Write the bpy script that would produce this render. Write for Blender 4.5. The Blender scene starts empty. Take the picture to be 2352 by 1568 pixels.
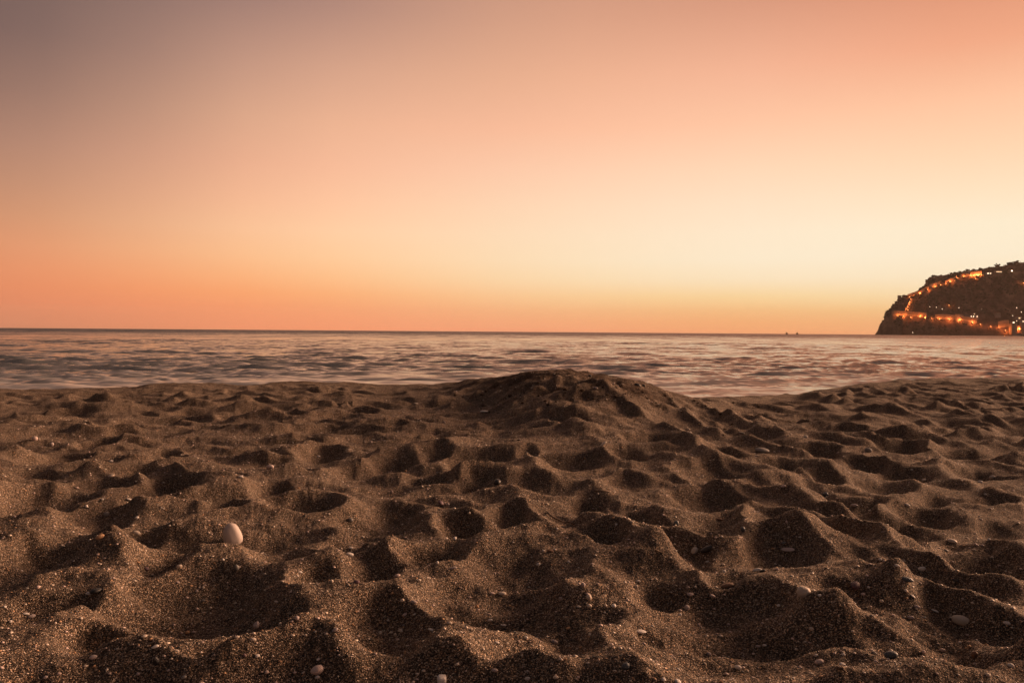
import bpy, bmesh, math, random
import numpy as np
from mathutils import Vector, Matrix

# ------------------------------------------------------------------ camera, sky, sun, exposure
scene = bpy.context.scene
COL = scene.collection
CAM_H = 0.65                      # metres above the dry sand
FPX = 1790.0                      # focal length for a picture 2352 units wide
CX, CY = 1176.0, 784.0
PITCH = math.atan(22.5 / FPX)     # slightly down
ROLL = math.radians(0.44)
F = Vector((0, math.cos(PITCH), -math.sin(PITCH)))
R = Vector((1, 0, 0))
U = R.cross(F)
R, U = R * math.cos(ROLL) + U * math.sin(ROLL), U * math.cos(ROLL) - R * math.sin(ROLL)
cam_data = bpy.data.cameras.new('camera')
cam = bpy.data.objects.new('camera', cam_data)
COL.objects.link(cam)
cam_data.sensor_width = 36.0
cam_data.lens = 36.0 * FPX / 2352.0
cam_data.clip_start = 0.05
cam_data.clip_end = 80000
M = Matrix((R, U, -F)).transposed().to_4x4()
M.translation = Vector((0, 0, CAM_H))
cam.matrix_world = M
scene.camera = cam

SUN_AZ = math.radians(63)         # to the right of the view direction (clockwise from +Y)
SUN_EL = math.radians(11.5)
SUN_STRENGTH = 5.0
SUN_COLOR = (1.0, 0.56, 0.33)
SKY_GAIN = 0.745

scene.view_settings.view_transform = 'Standard'
scene.view_settings.look = 'None'
scene.view_settings.exposure = 0.5
scene.view_settings.gamma = 1
scene.view_settings.use_curve_mapping = False
scene.render.engine = 'CYCLES'
scene.cycles.max_bounces = 5
scene.cycles.diffuse_bounces = 2
scene.cycles.use_light_tree = True

def lin(c):
    return tuple(((v / 255) / 12.92 if v / 255 <= 0.04045 else ((v / 255 + 0.055) / 1.055) ** 2.4) for v in c)

world = bpy.data.worlds.new('World')
scene.world = world
world.use_nodes = True
nt = world.node_tree
nt.nodes.clear()
N = nt.nodes.new
L = nt.links.new
def wmath(op, a, b=None, c=None):
    n = N('ShaderNodeMath'); n.operation = op
    for i, v in enumerate((a, b, c)):
        if v is None: continue
        if isinstance(v, (int, float)): n.inputs[i].default_value = v
        else: L(v, n.inputs[i])
    return n.outputs[0]
tc = N('ShaderNodeTexCoord')
sep = N('ShaderNodeSeparateXYZ'); L(tc.outputs['Generated'], sep.inputs[0])
el = wmath('ARCSINE', sep.outputs['Z'])
el01 = wmath('MAXIMUM', wmath('DIVIDE', el, math.pi / 2), 0.0)
elS = wmath('POWER', el01, 0.5)    # more resolution near the horizon
az = wmath('ARCTAN2', sep.outputs['X'], sep.outputs['Y'])
# angle from the glow's azimuth, 0..180 degrees
GLOW = math.radians(43)
cosd = wmath('COSINE', wmath('SUBTRACT', az, GLOW))
dlt = wmath('DIVIDE', wmath('ARCCOSINE', wmath('MULTIPLY', cosd, 0.99999)), math.radians(1))
ZEN = (62, 57, 55)
def colstops(dx, stops, hy):
    out = []
    for f, c in stops:
        e = math.degrees(math.atan((hy * (1 - f)) / math.hypot(3117, dx)))
        out.append((e, c))
    return sorted(out, key=lambda t: t[0])
c5 = colstops(1898, [(0,(222,149,116)),(.1,(237,165,130)),(.25,(252,190,154)),(.35,(253,205,167)),(.45,(253,214,177)),(.55,(253,225,190)),(.66,(252,236,206)),(.78,(252,237,208)),(.86,(252,230,190)),(.93,(252,205,140)),(1,(252,172,118))], 1330) + [(34,(172,116,94)),(58,(100,80,76)),(90,ZEN)]
c4 = colstops(1000, [(0,(214,152,124)),(.12,(231,168,137)),(.25,(247,184,152)),(.33,(252,192,158)),(.45,(253,210,174)),(.55,(253,219,188)),(.66,(253,231,201)),(.76,(252,236,208)),(.83,(252,232,198)),(.89,(252,218,160)),(.95,(252,190,125)),(1,(252,165,113))], 1328) + [(34,(162,113,96)),(58,(98,79,76)),(90,ZEN)]
c3 = colstops(0, [(0,(203,150,125)),(.12,(214,163,135)),(.25,(231,174,142)),(.4,(246,187,154)),(.5,(250,199,167)),(.6,(252,211,177)),(.72,(252,221,185)),(.8,(252,222,182)),(.86,(252,215,166)),(.91,(253,197,140)),(.96,(253,178,126)),(1,(252,160,118))], 1323) + [(36,(140,105,94)),(58,(92,77,74)),(90,ZEN)]
c2 = colstops(1000, [(0,(160,125,114)),(.15,(189,145,126)),(.3,(214,165,136)),(.45,(230,172,141)),(.58,(244,184,148)),(.7,(251,197,154)),(.8,(253,193,141)),(.88,(254,171,113)),(.94,(254,158,108)),(1,(246,149,106))], 1318) + [(34,(124,97,86)),(58,(88,73,69)),(90,ZEN)]
c1 = colstops(1898, [(0,(117,96,92)),(.1,(128,102,95)),(.25,(148,115,102)),(.4,(173,131,112)),(.55,(194,143,115)),(.66,(211,151,115)),(.77,(230,155,112)),(.86,(234,144,99)),(.93,(231,136,96)),(1,(206,129,96))], 1312) + [(34,(100,82,76)),(58,(80,69,65)),(90,ZEN)]
c0 = [(0,(128,92,82)),(6,(134,94,82)),(14,(108,85,80)),(30,(84,73,72)),(60,(76,67,68)),(90,ZEN)]
cb = [(0,(54,52,52)),(8,(62,57,56)),(20,(60,56,56)),(45,(60,57,57)),(90,ZEN)]
def ramp(stops):
    n = N('ShaderNodeValToRGB')
    cr = n.color_ramp
    cr.interpolation = 'LINEAR'
    st = [(math.sqrt(e / 90), c) for e, c in stops]
    while len(cr.elements) < len(st): cr.elements.new(0.5)
    for elem, (p, c) in zip(cr.elements, st):
        elem.position = min(1, p)
    for elem, (p, c) in zip(sorted(cr.elements, key=lambda e: e.position), st):
        elem.color = (*lin(c), 1)
    L(elS, n.inputs[0])
    return n.outputs[0]
EG = [0, .8, 1.6, 2.6, 3.8, 5.2, 7, 9, 11.5, 14.5, 18, 22, 27, 34, 44, 58, 74, 90]
raw = [(0, c5), (11.6, c5), (25.2, c4), (43, c3), (60.8, c2), (74.4, c1), (115, c0), (148, cb), (180, cb)]
tabd = np.array([d for d, _ in raw], float)
tab = np.array([[[np.interp(e, [q[0] for q in c], [q[1][k] for q in c]) for k in range(3)] for e in EG] for _, c in raw])
def sky_col(d):
    i = int(np.clip(np.searchsorted(tabd, d) - 1, 0, len(tabd) - 2))
    h = tabd[i + 1] - tabd[i]; u = (d - tabd[i]) / h
    def slope(j):
        if j <= 0 or j >= len(tabd) - 1: return tab[0] * 0
        s0 = (tab[j] - tab[j - 1]) / (tabd[j] - tabd[j - 1]); s1 = (tab[j + 1] - tab[j]) / (tabd[j + 1] - tabd[j])
        return (s0 * (tabd[j + 1] - tabd[j]) + s1 * (tabd[j] - tabd[j - 1])) / (tabd[j + 1] - tabd[j - 1])
    m0, m1 = slope(i) * h, slope(i + 1) * h
    return (2*u**3 - 3*u**2 + 1) * tab[i] + (u**3 - 2*u**2 + u) * m0 + (-2*u**3 + 3*u**2) * tab[i + 1] + (u**3 - u**2) * m1
cols = [(d, ramp([(e, tuple(np.clip(c, 0, 255))) for e, c in zip(EG, sky_col(d))])) for d in [0, 8, 14, 20, 26, 32, 38, 44, 50, 56, 62, 68, 74, 80, 90, 103, 120, 148, 180]]
cur = cols[0][1]
for (d0, _), (d1, o) in zip(cols, cols[1:]):
    mr = N('ShaderNodeMapRange'); mr.interpolation_type = 'LINEAR'
    mr.inputs['From Min'].default_value = d0; mr.inputs['From Max'].default_value = d1
    L(dlt, mr.inputs['Value'])
    mx = N('ShaderNodeMix'); mx.data_type = 'RGBA'
    L(mr.outputs[0], mx.inputs[0]); L(cur, mx.inputs[6]); L(o, mx.inputs[7])
    cur = mx.outputs[2]
bg = N('ShaderNodeBackground'); bg.inputs[1].default_value = SKY_GAIN
L(cur, bg.inputs[0])
sky = N('ShaderNodeTexSky'); sky.sky_type = 'NISHITA'; sky.sun_disc = False
sky.sun_elevation = math.radians(0.5); sky.sun_rotation = SUN_AZ
bg2 = N('ShaderNodeBackground'); bg2.inputs[1].default_value = 0.0008
L(sky.outputs[0], bg2.inputs[0])
addw = N('ShaderNodeAddShader'); L(bg.outputs[0], addw.inputs[0]); L(bg2.outputs[0], addw.inputs[1])
wo = N('ShaderNodeOutputWorld'); L(addw.outputs[0], wo.inputs[0])

sd = bpy.data.lights.new('afterglow_sun', 'SUN')
sd.energy = SUN_STRENGTH; sd.color = SUN_COLOR; sd.angle = math.radians(36)
so = bpy.data.objects.new('afterglow_sun', sd); COL.objects.link(so)
sdir = Vector((math.sin(SUN_AZ) * math.cos(SUN_EL), math.cos(SUN_AZ) * math.cos(SUN_EL), math.sin(SUN_EL)))
so.rotation_euler = (-sdir).to_track_quat('-Z', 'Y').to_euler()
so.location = sdir * 50

# ------------------------------------------------------------------ helpers
rng = np.random.default_rng(7)
random.seed(11)

def tag(o, label=None, cat=None, group=None, kind=None):
    if label: o['label'] = label
    if cat: o['category'] = cat
    if group: o['group'] = group
    if kind: o['kind'] = kind
    return o

def empty(name, loc, label=None, cat=None, group=None):
    o = bpy.data.objects.new(name, None); COL.objects.link(o)
    o.location = loc; o.empty_display_size = 0.1
    return tag(o, label, cat, group)

def fast_mesh(name, verts, faces, smooth=True):
    me = bpy.data.meshes.new(name)
    verts = np.asarray(verts, dtype=np.float32); faces = np.asarray(faces, dtype=np.int32)
    k = faces.shape[1]
    me.vertices.add(len(verts)); me.vertices.foreach_set('co', verts.ravel())
    me.loops.add(faces.size); me.loops.foreach_set('vertex_index', faces.ravel())
    me.polygons.add(len(faces))
    me.polygons.foreach_set('loop_start', np.arange(0, faces.size, k, dtype=np.int32))
    if smooth: me.polygons.foreach_set('use_smooth', np.ones(len(faces), dtype=bool))
    me.update(calc_edges=True)
    return me

def link(name, me, mat=None, parent=None, loc=None):
    o = bpy.data.objects.new(name, me); COL.objects.link(o)
    if mat and not me.materials: me.materials.append(mat)
    if parent: o.parent = parent
    if loc is not None: o.location = loc
    return o

def bm_obj(name, bm, mat, parent=None, loc=None, smooth=False):
    me = bpy.data.meshes.new(name)
    bmesh.ops.recalc_face_normals(bm, faces=bm.faces)
    bm.to_mesh(me); bm.free()
    if smooth:
        for p in me.polygons: p.use_smooth = True
    return link(name, me, mat, parent, loc)

def smooth01(t):
    t = np.clip(t, 0, 1); return t * t * (3 - 2 * t)

def _hash(ix, iy, seed):
    h = (ix.astype(np.int64) * 374761393 + iy.astype(np.int64) * 668265263 + seed * 982451653) & 0xFFFFFFFF
    h = ((h ^ (h >> 13)) * 1274126177) & 0xFFFFFFFF
    return (h ^ (h >> 16)) & 0xFFFF

def gnoise(x, y, seed=0):
    x0 = np.floor(x); y0 = np.floor(y)
    fx = x - x0; fy = y - y0
    ix = x0.astype(np.int64); iy = y0.astype(np.int64)
    u = fx * fx * fx * (fx * (fx * 6 - 15) + 10); v = fy * fy * fy * (fy * (fy * 6 - 15) + 10)
    def g(i, j):
        a = _hash(ix + i, iy + j, seed) * (2 * math.pi / 65536)
        return np.cos(a) * (fx - i) + np.sin(a) * (fy - j)
    n00, n10, n01, n11 = g(0, 0), g(1, 0), g(0, 1), g(1, 1)
    a = n00 + u * (n10 - n00); b = n01 + u * (n11 - n01)
    return (a + v * (b - a)) * 1.4

def fbm(x, y, seed=0, octaves=4, gain=0.5):
    s = 0; a = 1
    for o in range(octaves):
        s = s + a * gnoise(x * 2 ** o + 17.3 * o, y * 2 ** o - 9.1 * o, seed + o)
        a *= gain
    return s

def ray(px, py):
    """direction of the line of sight through a point of the picture (2352 x 1568 units)"""
    d = F + R * ((px - CX) / FPX) + U * ((CY - py) / FPX)
    return d.normalized()

def az_dep(px, py):
    d = ray(px, py)
    return math.atan2(d.x, d.y), -d.z / math.hypot(d.x, d.y)

def ground_flat(px, py, z=0.0):
    a, t = az_dep(px, py)
    r = (CAM_H - z) / max(t, 1e-3)
    return r * math.sin(a), r * math.cos(a)

def mat_new(name):
    m = bpy.data.materials.new(name); m.use_nodes = True
    t = m.node_tree; b = t.nodes['Principled BSDF']
    return m, t, b

# ------------------------------------------------------------------ the beach surface
SIL = [(0,892),(60,896),(130,893),(230,890),(300,892),(340,882),(430,879),(520,883),(570,886),(620,880),(700,878),(800,880),
       (860,882),(930,883),(1000,882),(1050,881),(1090,874),(1130,870),(1170,868),(1210,857),(1260,853),(1310,853),(1350,860),
       (1390,860),(1430,870),(1470,883),(1520,897),(1560,910),(1600,917),(1650,914),(1700,910),(1780,908),(1830,908),(1870,898),
       (1930,888),(1960,884),(2030,876),(2100,873),(2150,868),(2200,870),(2250,868),(2352,868)]
sa, st = zip(*[az_dep(x, y) for x, y in SIL])
sa = np.array(sa); st = np.array(st)
DX = [(0,9.3),(400,9.3),(900,9.0),(1050,8.2),(1150,7.0),(1300,6.4),(1500,6.4),(1620,7.2),(1750,8.5),(1900,10),(2100,12),(2352,12.5)]
da = np.array([math.atan((x - CX) / FPX) for x, _ in DX]); dd = np.array([d for _, d in DX])
AL, AR = da[0], da[-1]

_ag = np.linspace(da[0] - .4, da[-1] + .4, 2000)
def _smooth(v, sig):
    k = np.exp(-.5 * (np.arange(-400, 401) * (_ag[1] - _ag[0]) / sig) ** 2); k /= k.sum()
    return np.convolve(np.pad(v, 400, mode='edge'), k, 'valid')
_dsm = _smooth(np.interp(_ag, da, dd), .035)
_tsm = _smooth(np.interp(_ag, sa, st), .035)
def crest_r(a):
    d = np.interp(a, _ag, _dsm)
    yl = dd[0] * math.cos(AL); yr = dd[-1] * math.cos(AR)
    c = np.maximum(np.cos(a), 1e-4)
    d = np.where(a < AL, np.minimum(yl / c, 700), d)
    d = np.where(a > AR, np.minimum(yr / c, 700), d)
    return np.where(np.abs(a) > math.pi / 2 - 0.01, 700, d)
def crest_z(a):
    d = np.interp(a, _ag, _dsm)
    out = np.clip((np.abs(a) - abs(AR)) / 0.25, 0, 1)
    z = (CAM_H - d * np.interp(a, _ag, _tsm)) * (1 - out)
    fine_ = d * (np.interp(a, _ag, _tsm) - np.interp(a, sa, st)) * (1 - out)
    return z, fine_

# radial rows dense where the picture is dense
t = np.linspace(0, 1, 420)
dep = (1 / 1.05) + (1 / 13.5 - 1 / 1.05) * t
r_a = 1 / dep
r_a = np.unique(np.concatenate([r_a, np.arange(4.3, 12.9, .037)]))
r_a = r_a[np.concatenate([[True], np.diff(r_a) > .0012])]
r_in = np.concatenate([[0.02], np.linspace(0.12, 1.0, 24)])
r_out = 13.5 * np.exp(np.linspace(0.02, math.log(700 / 13.5), 70))
RR = np.concatenate([r_in, r_a, r_out])
AMAX = math.radians(37)
fine = np.linspace(-AMAX, AMAX, 1000)
coarse_r = np.concatenate([AMAX + np.linspace(0.006, 0.5, 42), AMAX + 0.5 + np.linspace(0.03, math.pi - AMAX - 0.5, 28)])
AA = np.concatenate([-coarse_r[::-1], fine, coarse_r])
r2 = RR[:, None]; a2 = AA[None, :]
X = (r2 * np.sin(a2)).astype(np.float64); Y = (r2 * np.cos(a2)).astype(np.float64)

# pits and valleys: (x, y, half width, half height) of the shaded hollow in picture units, or a valley line
C4 = lambda x, y, w, h: (x * .3593, 1004.9 + y * .3593, w * .3593, h * .3593)
C5 = lambda x, y, w, h: (784.4 + x * .3593, 1004.9 + y * .3593, w * .3593, h * .3593)
C6 = lambda x, y, w, h: (1568.8 + x * .3593, 1004.9 + y * .3593, w * .3593, h * .3593)
PITS = [C4(*p) for p in [(1030,100,120,48),(640,30,100,35),(250,250,150,70),(620,320,110,35),(330,420,200,70),(640,520,170,65),(50,500,110,65),
        (320,740,220,105),(960,640,130,90),(1200,690,130,90),(1010,340,150,70),(1760,340,150,65),(1950,440,150,70),(1500,450,110,65),
        (1280,1090,460,200),(130,1230,330,95),(1760,1320,190,90),(800,1500,330,65),(2010,980,110,65),(1830,760,150,80),(1060,860,130,65),
        (1380,250,130,40),(380,130,200,40),(900,220,150,40),(2080,90,140,50),(150,900,150,90),(1400,1480,220,70)]]
PITS += [C5(*p) for p in [(610,130,90,30),(960,175,240,48),(1480,195,170,65),(1960,65,150,40),(1850,165,140,52),(1720,255,80,42),(880,310,140,85),
        (560,275,120,35),(280,515,250,90),(1110,510,160,120),(1540,440,180,130),(120,690,190,95),(620,800,190,105),(1670,740,120,90),
        (1180,880,250,130),(220,910,210,110),(1970,560,150,150),(2010,1050,160,140),(1050,1140,360,150),(1480,1290,300,180),(250,1380,280,140),
        (2110,1370,110,110),(1250,1520,240,80),(300,160,150,40),(700,620,140,90),(350,330,120,40),(130,200,140,45),(1750,480,60,50),(1250,150,90,40)]]
PITS += [C6(*p) for p in [(330,145,140,55),(270,265,180,65),(650,225,110,42),(180,430,220,70),(1430,245,130,42),(1600,405,110,42),(1150,462,75,38),
        (1600,525,150,42),(1400,600,150,50),(1720,690,120,55),(2080,600,120,60),(1230,965,90,60),(1640,790,140,50),(1920,850,140,80),
        (360,1020,110,55),(330,1260,420,190),(1200,1210,120,100),(1650,1280,270,160),(2030,1370,170,100),(1650,1510,460,80),(620,830,200,90),
        (1850,125,140,40),(1150,195,120,40),(1950,250,140,45),(900,120,120,40),(1400,90,140,40),(1950,420,120,45),(2100,960,110,90),(900,1400,160,80),
        (180,620,200,90),(560,620,120,50),(1250,330,120,40),(2120,720,90,50),(950,300,120,40)]]
VALLEYS = [((1568.8+480*.3593, 1004.9+450*.3593), (1568.8+1090*.3593, 1004.9+680*.3593), 80),
           ((1568.8+880*.3593, 1004.9+770*.3593), (1568.8+1370*.3593, 1004.9+960*.3593), 85),
           ((1568.8+1420*.3593, 1004.9+880*.3593), (1568.8+2000*.3593, 1004.9+1120*.3593), 80),
           ((1568.8+750*.3593, 1004.9+290*.3593), (1568.8+1150*.3593, 1004.9+500*.3593), 45),
           ((784.4+1290*.3593, 1004.9+450*.3593), (784.4+1560*.3593, 1004.9+640*.3593), 50),
           ((784.4+2000*.3593, 1004.9+700*.3593), (1568.8+150*.3593, 1004.9+890*.3593), 50)]
cells = []   # cx, cy, a, b, phi, depth
for x, y, w, h in PITS:
    gx, gy = ground_flat(x - 0.12 * w, y + 0.15 * h, -0.02)
    D = math.hypot(gx, gy)
    aw = 1.15 * w / FPX * D
    n1 = ground_flat(x, y - h); n2 = ground_flat(x, min(y + 1.5 * h, 1640))
    b = 0.5 * abs(math.hypot(*n1) - math.hypot(*n2))
    b = min(max(b, 0.55 * aw), 1.5 * aw)
    R_ = math.sqrt(aw * b)
    cells.append((gx, gy, aw, b, -math.atan2(gx, gy), min(0.38 * R_ + 0.010, 0.16)))
for p, q, w in VALLEYS:
    g1 = ground_flat(*p); g2 = ground_flat(*q)
    cx, cy = (g1[0] + g2[0]) / 2, (g1[1] + g2[1]) / 2
    ln = math.hypot(g2[0] - g1[0], g2[1] - g1[1]) / 2 * 1.25
    D = math.hypot(cx, cy)
    wd = max(w * .3593 * 1.5 / FPX * D, 0.05)
    cells.append((cx, cy, ln, wd * 1.15, math.atan2(g2[1] - g1[1], g2[0] - g1[0]), min(0.42 * wd + 0.012, 0.075)))
hand = list(cells)
# fill the rest of the beach with trodden hollows
tries = 0
grid = {}
def near(x, y, dmin):
    gi, gj = int(x // 0.5), int(y // 0.5)
    for i in range(gi - 2, gi + 3):
        for j in range(gj - 2, gj + 3):
            for (u, v, rr) in grid.get((i, j), ()):
                if math.hypot(u - x, v - y) < dmin + rr * 0.8: return True
    return False
for c in hand: grid.setdefault((int(c[0] // 0.5), int(c[1] // 0.5)), []).append((c[0], c[1], min(c[2], c[3]) * 1.0))
for _ in range(26000):
    a = random.uniform(-0.85, 0.85); r = 13.5 * math.sqrt(random.random())
    if r < 0.5: continue
    x, y = r * math.sin(a), r * math.cos(a)
    rr = random.uniform(0.05, 0.15)
    if near(x, y, rr * (random.uniform(0.8, 1.5) + (1.1 if r < 2.9 else 0))): continue
    e = random.uniform(0.5, 1.0)
    if x > .2 and random.random() < .75: ph_, asp = random.gauss(-1.3, .35), random.uniform(1.2, 2.1)
    else: ph_, asp = random.gauss(0, .5), random.uniform(1.0, 1.9)
    cells.append((x, y, rr * asp, rr * e, ph_, rr * random.uniform(0.05, 0.27)))
    grid.setdefault((int(x // 0.5), int(y // 0.5)), []).append((x, y, rr))
    if len(cells) > 2600: break

wx = X + 0.07 * fbm(X * 2.9, Y * 2.9, 31, 3); wy = Y + 0.07 * fbm(X * 2.9, Y * 2.9, 57, 3)
ru = (X * math.cos(.3) + Y * math.sin(.3)) * 1.1 + .35 * fbm(X * 1.7, Y * 1.7, 61, 2); rv = (-X * math.sin(.3) + Y * math.cos(.3)) * 2.6 + .35 * fbm(X * 1.7, Y * 1.7, 63, 2)
ridged = 1 - np.sqrt(gnoise(ru, rv, 65) ** 2 + .002) * 2.2
cap = 0.004 + 0.050 * ridged + 0.020 * fbm(X * 3.4, Y * 3.4, 5, 3)
K = 78.0
S = np.exp(-K * cap)
for (cx, cy, ca, cb_, ph, dep_) in cells:
    Rm = max(ca, cb_) * 1.75 + 0.08
    D = math.hypot(cx, cy); a0 = math.atan2(cx, cy)
    i0, i1 = np.searchsorted(RR, [D - Rm, D + Rm])
    da_ = math.asin(min(0.99, Rm / max(D, Rm * 1.02)))
    j0, j1 = np.searchsorted(AA, [a0 - da_, a0 + da_])
    if i1 <= i0 or j1 <= j0: continue
    sl = (slice(i0, i1), slice(j0, j1))
    dx = wx[sl] - cx; dy = wy[sl] - cy
    c, s = math.cos(ph), math.sin(ph)
    q = ((dx * c + dy * s) / ca) ** 2 + ((-dx * s + dy * c) / cb_) ** 2
    h = dep_ * (q - 1.0) + 0.004
    S[sl] += np.exp(-K * np.minimum(h, 0.2))
H = -np.log(S) / K
del S
# long crests between the hollows, as lines of the picture brought down to the sand
RID = [(5,[(1050,240),(1180,400),(1290,480),(1480,560),(1560,640)],1),(5,[(1130,780),(1290,730),(1390,800),(1540,830),(1600,860)],1),
       (5,[(1380,960),(1500,1080),(1620,1200),(1740,1340),(1830,1460),(1900,1560)],1.5),(5,[(1760,580),(1880,680),(2050,760),(2183,830),(2340,900),(2440,915)],1.2),
       (6,[(0,500),(250,540),(500,535),(750,620),(900,690),(1050,760),(1200,860),(1350,950),(1500,1040),(1650,1140),(1850,1220),(2100,1330),(2300,1400)],1.4),
       (6,[(450,400),(760,450),(950,510),(1180,600),(1400,700)],1),(6,[(1000,740),(1350,810),(1500,880),(1700,960),(1900,1070),(2050,1130)],1.1),
       (6,[(20,50),(250,170),(420,220),(640,290),(830,420)],1),(6,[(0,1160),(250,1110),(400,1100),(700,1130),(1400,1120),(1700,1190)],1.5),
       (6,[(900,1390),(1050,1380),(1200,1430),(1500,1470),(1800,1430),(2180,1480)],1.4),(6,[(1000,1290),(1200,1300),(1350,1250),(1500,1190)],1),
       (4,[(140,550),(300,600),(560,600),(760,570)],1),(4,[(600,640),(700,740),(900,790),(1050,800)],1),
       (4,[(-60,1470),(250,1400),(500,1380),(900,1380),(1300,1390),(1650,1430),(1800,1390),(1950,1310)],1.4),(4,[(560,1130),(700,1180),(950,1240),(1130,1310),(1250,1340)],1.1),
       (4,[(1680,930),(1750,1040),(1900,1150),(2050,1300),(2183,1480)],1.4),(4,[(770,930),(1100,930),(1400,940),(1700,920)],.8),
       (5,[(0,565),(150,590),(280,660),(400,720)],1),(5,[(50,410),(250,430),(480,440),(560,490),(600,600)],1),(5,[(0,1000),(400,1000),(560,970)],1),
       (5,[(0,1200),(350,1200),(450,1290),(620,1350),(850,1350),(1000,1360),(1200,1480),(1400,1550)],1.2),(5,[(820,230),(1000,250),(1050,300)],.8),
       (5,[(700,220),(1150,130),(1200,190),(1350,260)],.9),(5,[(1600,280),(1800,200),(1950,240)],.9),(5,[(850,980),(1100,1000),(1250,970),(1380,940),(1540,880)],1),
       (5,[(1800,390),(1950,400),(2080,470),(2183,520)],.9),(4,[(1740,300),(1900,310),(2100,340),(2183,380)],.9),(4,[(1100,190),(1350,240),(1560,260)],.9),
       (4,[(0,60),(200,60),(450,80),(600,90)],.8),(4,[(120,560),(60,640),(130,800),(220,900)],1)]
def _v(*p): return [((x - 784.4) / .3593, (y - 1004.9) / .3593) for x, y in p]
RID += [(5, _v((1560, 925), (1640, 952), (1720, 975), (1800, 1000)), 1.1), (5, _v((1480, 925), (1560, 960), (1650, 1000)), 1.0), (5, _v((1180, 960), (1330, 945), (1470, 975), (1580, 1010)), 1.0), (5, _v((1000, 930), (1110, 912), (1230, 925)), .9)]
RG = np.zeros_like(H)
for kk, pl, st_ in RID:
    off = {4: 0, 5: 784.4, 6: 1568.8}[kk]
    P = [ground_flat(off + x * .3593, 1004.9 + y * .3593, 0.03) for x, y in pl]
    D0 = min(math.hypot(*p) for p in P); D1 = max(math.hypot(*p) for p in P)
    A_ = 0.038 * st_ * min(1.25, .8 + .12 * D0); w_ = 0.066 * (.75 + .3 * st_)
    i0, i1 = np.searchsorted(RR, [D0 - .45, D1 + .45])
    aa_ = [math.atan2(*p) for p in P]; j0, j1 = np.searchsorted(AA, [min(aa_) - .4 / D0, max(aa_) + .4 / D0])
    sl = (slice(i0, i1), slice(j0, j1)); qx = wx[sl] * .35 + X[sl] * .65; qy = wy[sl] * .35 + Y[sl] * .65
    best = np.full(qx.shape, 9.0)
    for p, q in zip(P, P[1:]):
        ex, ey = q[0] - p[0], q[1] - p[1]; l2 = ex * ex + ey * ey + 1e-9
        u = np.clip(((qx - p[0]) * ex + (qy - p[1]) * ey) / l2, 0, 1)
        best = np.minimum(best, (qx - p[0] - u * ex) ** 2 + (qy - p[1] - u * ey) ** 2)
    RG[sl] = np.maximum(RG[sl], A_ * np.exp(-(np.sqrt(best + .00012)) / w_))
H = H + RG
cr = crest_r(AA)[None, :]; cz, czf = (v[None, :] for v in crest_z(AA))
mound = smooth01(np.interp(AA, [az_dep(900,900)[0], az_dep(1230,900)[0], az_dep(1440,900)[0], az_dep(1680,900)[0]], [0, 1, 1, 0]))[None, :]
wid = 3.2 + (2.5 - 3.2) * mound
S1 = smooth01((r2 - (cr - wid)) / wid)
over = np.maximum(r2 - cr, 0)
base = cz * S1 - 0.17 * np.sqrt(over ** 2 + 0.04) + 0.17 * 0.2
base = base + czf * np.exp(-((r2 - cr) / .38) ** 2)
crest_damp = 1 - 0.75 * np.exp(-((r2 - cr) / 0.9) ** 2)
onm = mound * smooth01((r2 - (cr - 1.3) + .25 * fbm(X * 2, Y * 2, 66, 3)) / 0.9)          # the damp mound
far_side = 1 - smooth01((r2 - 14) / 8)
Z = base + H * crest_damp * (1 - 0.3 * onm) * far_side * (1 + .55 * smooth01((r2 - 3.6) / 3))
Z += 0.05 * fbm(X * 0.55, Y * 0.55, 3, 2) * (1 - S1) * far_side * smooth01((r2 - 1.5) / 2)
Z += (0.0055 * fbm(X * 13, Y * 13, 71, 4, .6) + 0.0012 * gnoise(X * 70, Y * 70, 9)) * far_side * (0.55 + 0.45 * crest_damp)
rid = 1 - np.abs(gnoise(X * 3.0, Y * 14.0, 91)) * 2
Z += onm * crest_damp * (0.034 * rid + 0.085 * fbm(X * 2.1, Y * 4, 93, 6, .6))
Z = np.maximum(Z, -2.5)
nr, na = len(RR), len(AA)

def sand_z(x, y):
    r = math.hypot(x, y); a = math.atan2(x, y)
    i = min(max(int(np.searchsorted(RR, r)) - 1, 0), nr - 2); j = min(max(int(np.searchsorted(AA, a)) - 1, 0), na - 2)
    u = (r - RR[i]) / (RR[i + 1] - RR[i]); v = (a - AA[j]) / (AA[j + 1] - AA[j])
    return float((Z[i, j] * (1 - u) + Z[i + 1, j] * u) * (1 - v) + (Z[i, j + 1] * (1 - u) + Z[i + 1, j + 1] * u) * v)

def sand_hit(px, py):
    a, tt = az_dep(px, py)
    j = min(max(int(np.searchsorted(AA, a)), 1), na - 1)
    zz = Z[:, j]; line = CAM_H - RR * tt
    below = np.where((zz > line) & (RR > 0.9))[0]
    if len(below) == 0: return None
    i = below[0]
    f0 = line[i - 1] - zz[i - 1]; f1 = zz[i] - line[i]
    r = RR[i - 1] + (RR[i] - RR[i - 1]) * (f0 / (f0 + f1 + 1e-9))
    return r * math.sin(a), r * math.cos(a), CAM_H - r * tt

def sand_n(x, y, e=0.012):
    gx = (sand_z(x + e, y) - sand_z(x - e, y)) / (2 * e); gy = (sand_z(x, y + e) - sand_z(x, y - e)) / (2 * e)
    return Vector((-gx, -gy, 1)).normalized()

verts = np.stack([X, Y, Z], -1).reshape(-1, 3)
ii = np.arange(nr - 1)[:, None] * na; jj = np.arange(na - 1)[None, :]
q0 = (ii + jj).ravel()
faces = np.stack([q0, q0 + 1, q0 + na + 1, q0 + na], -1)
me = fast_mesh('beach_sand', verts, faces)
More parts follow.
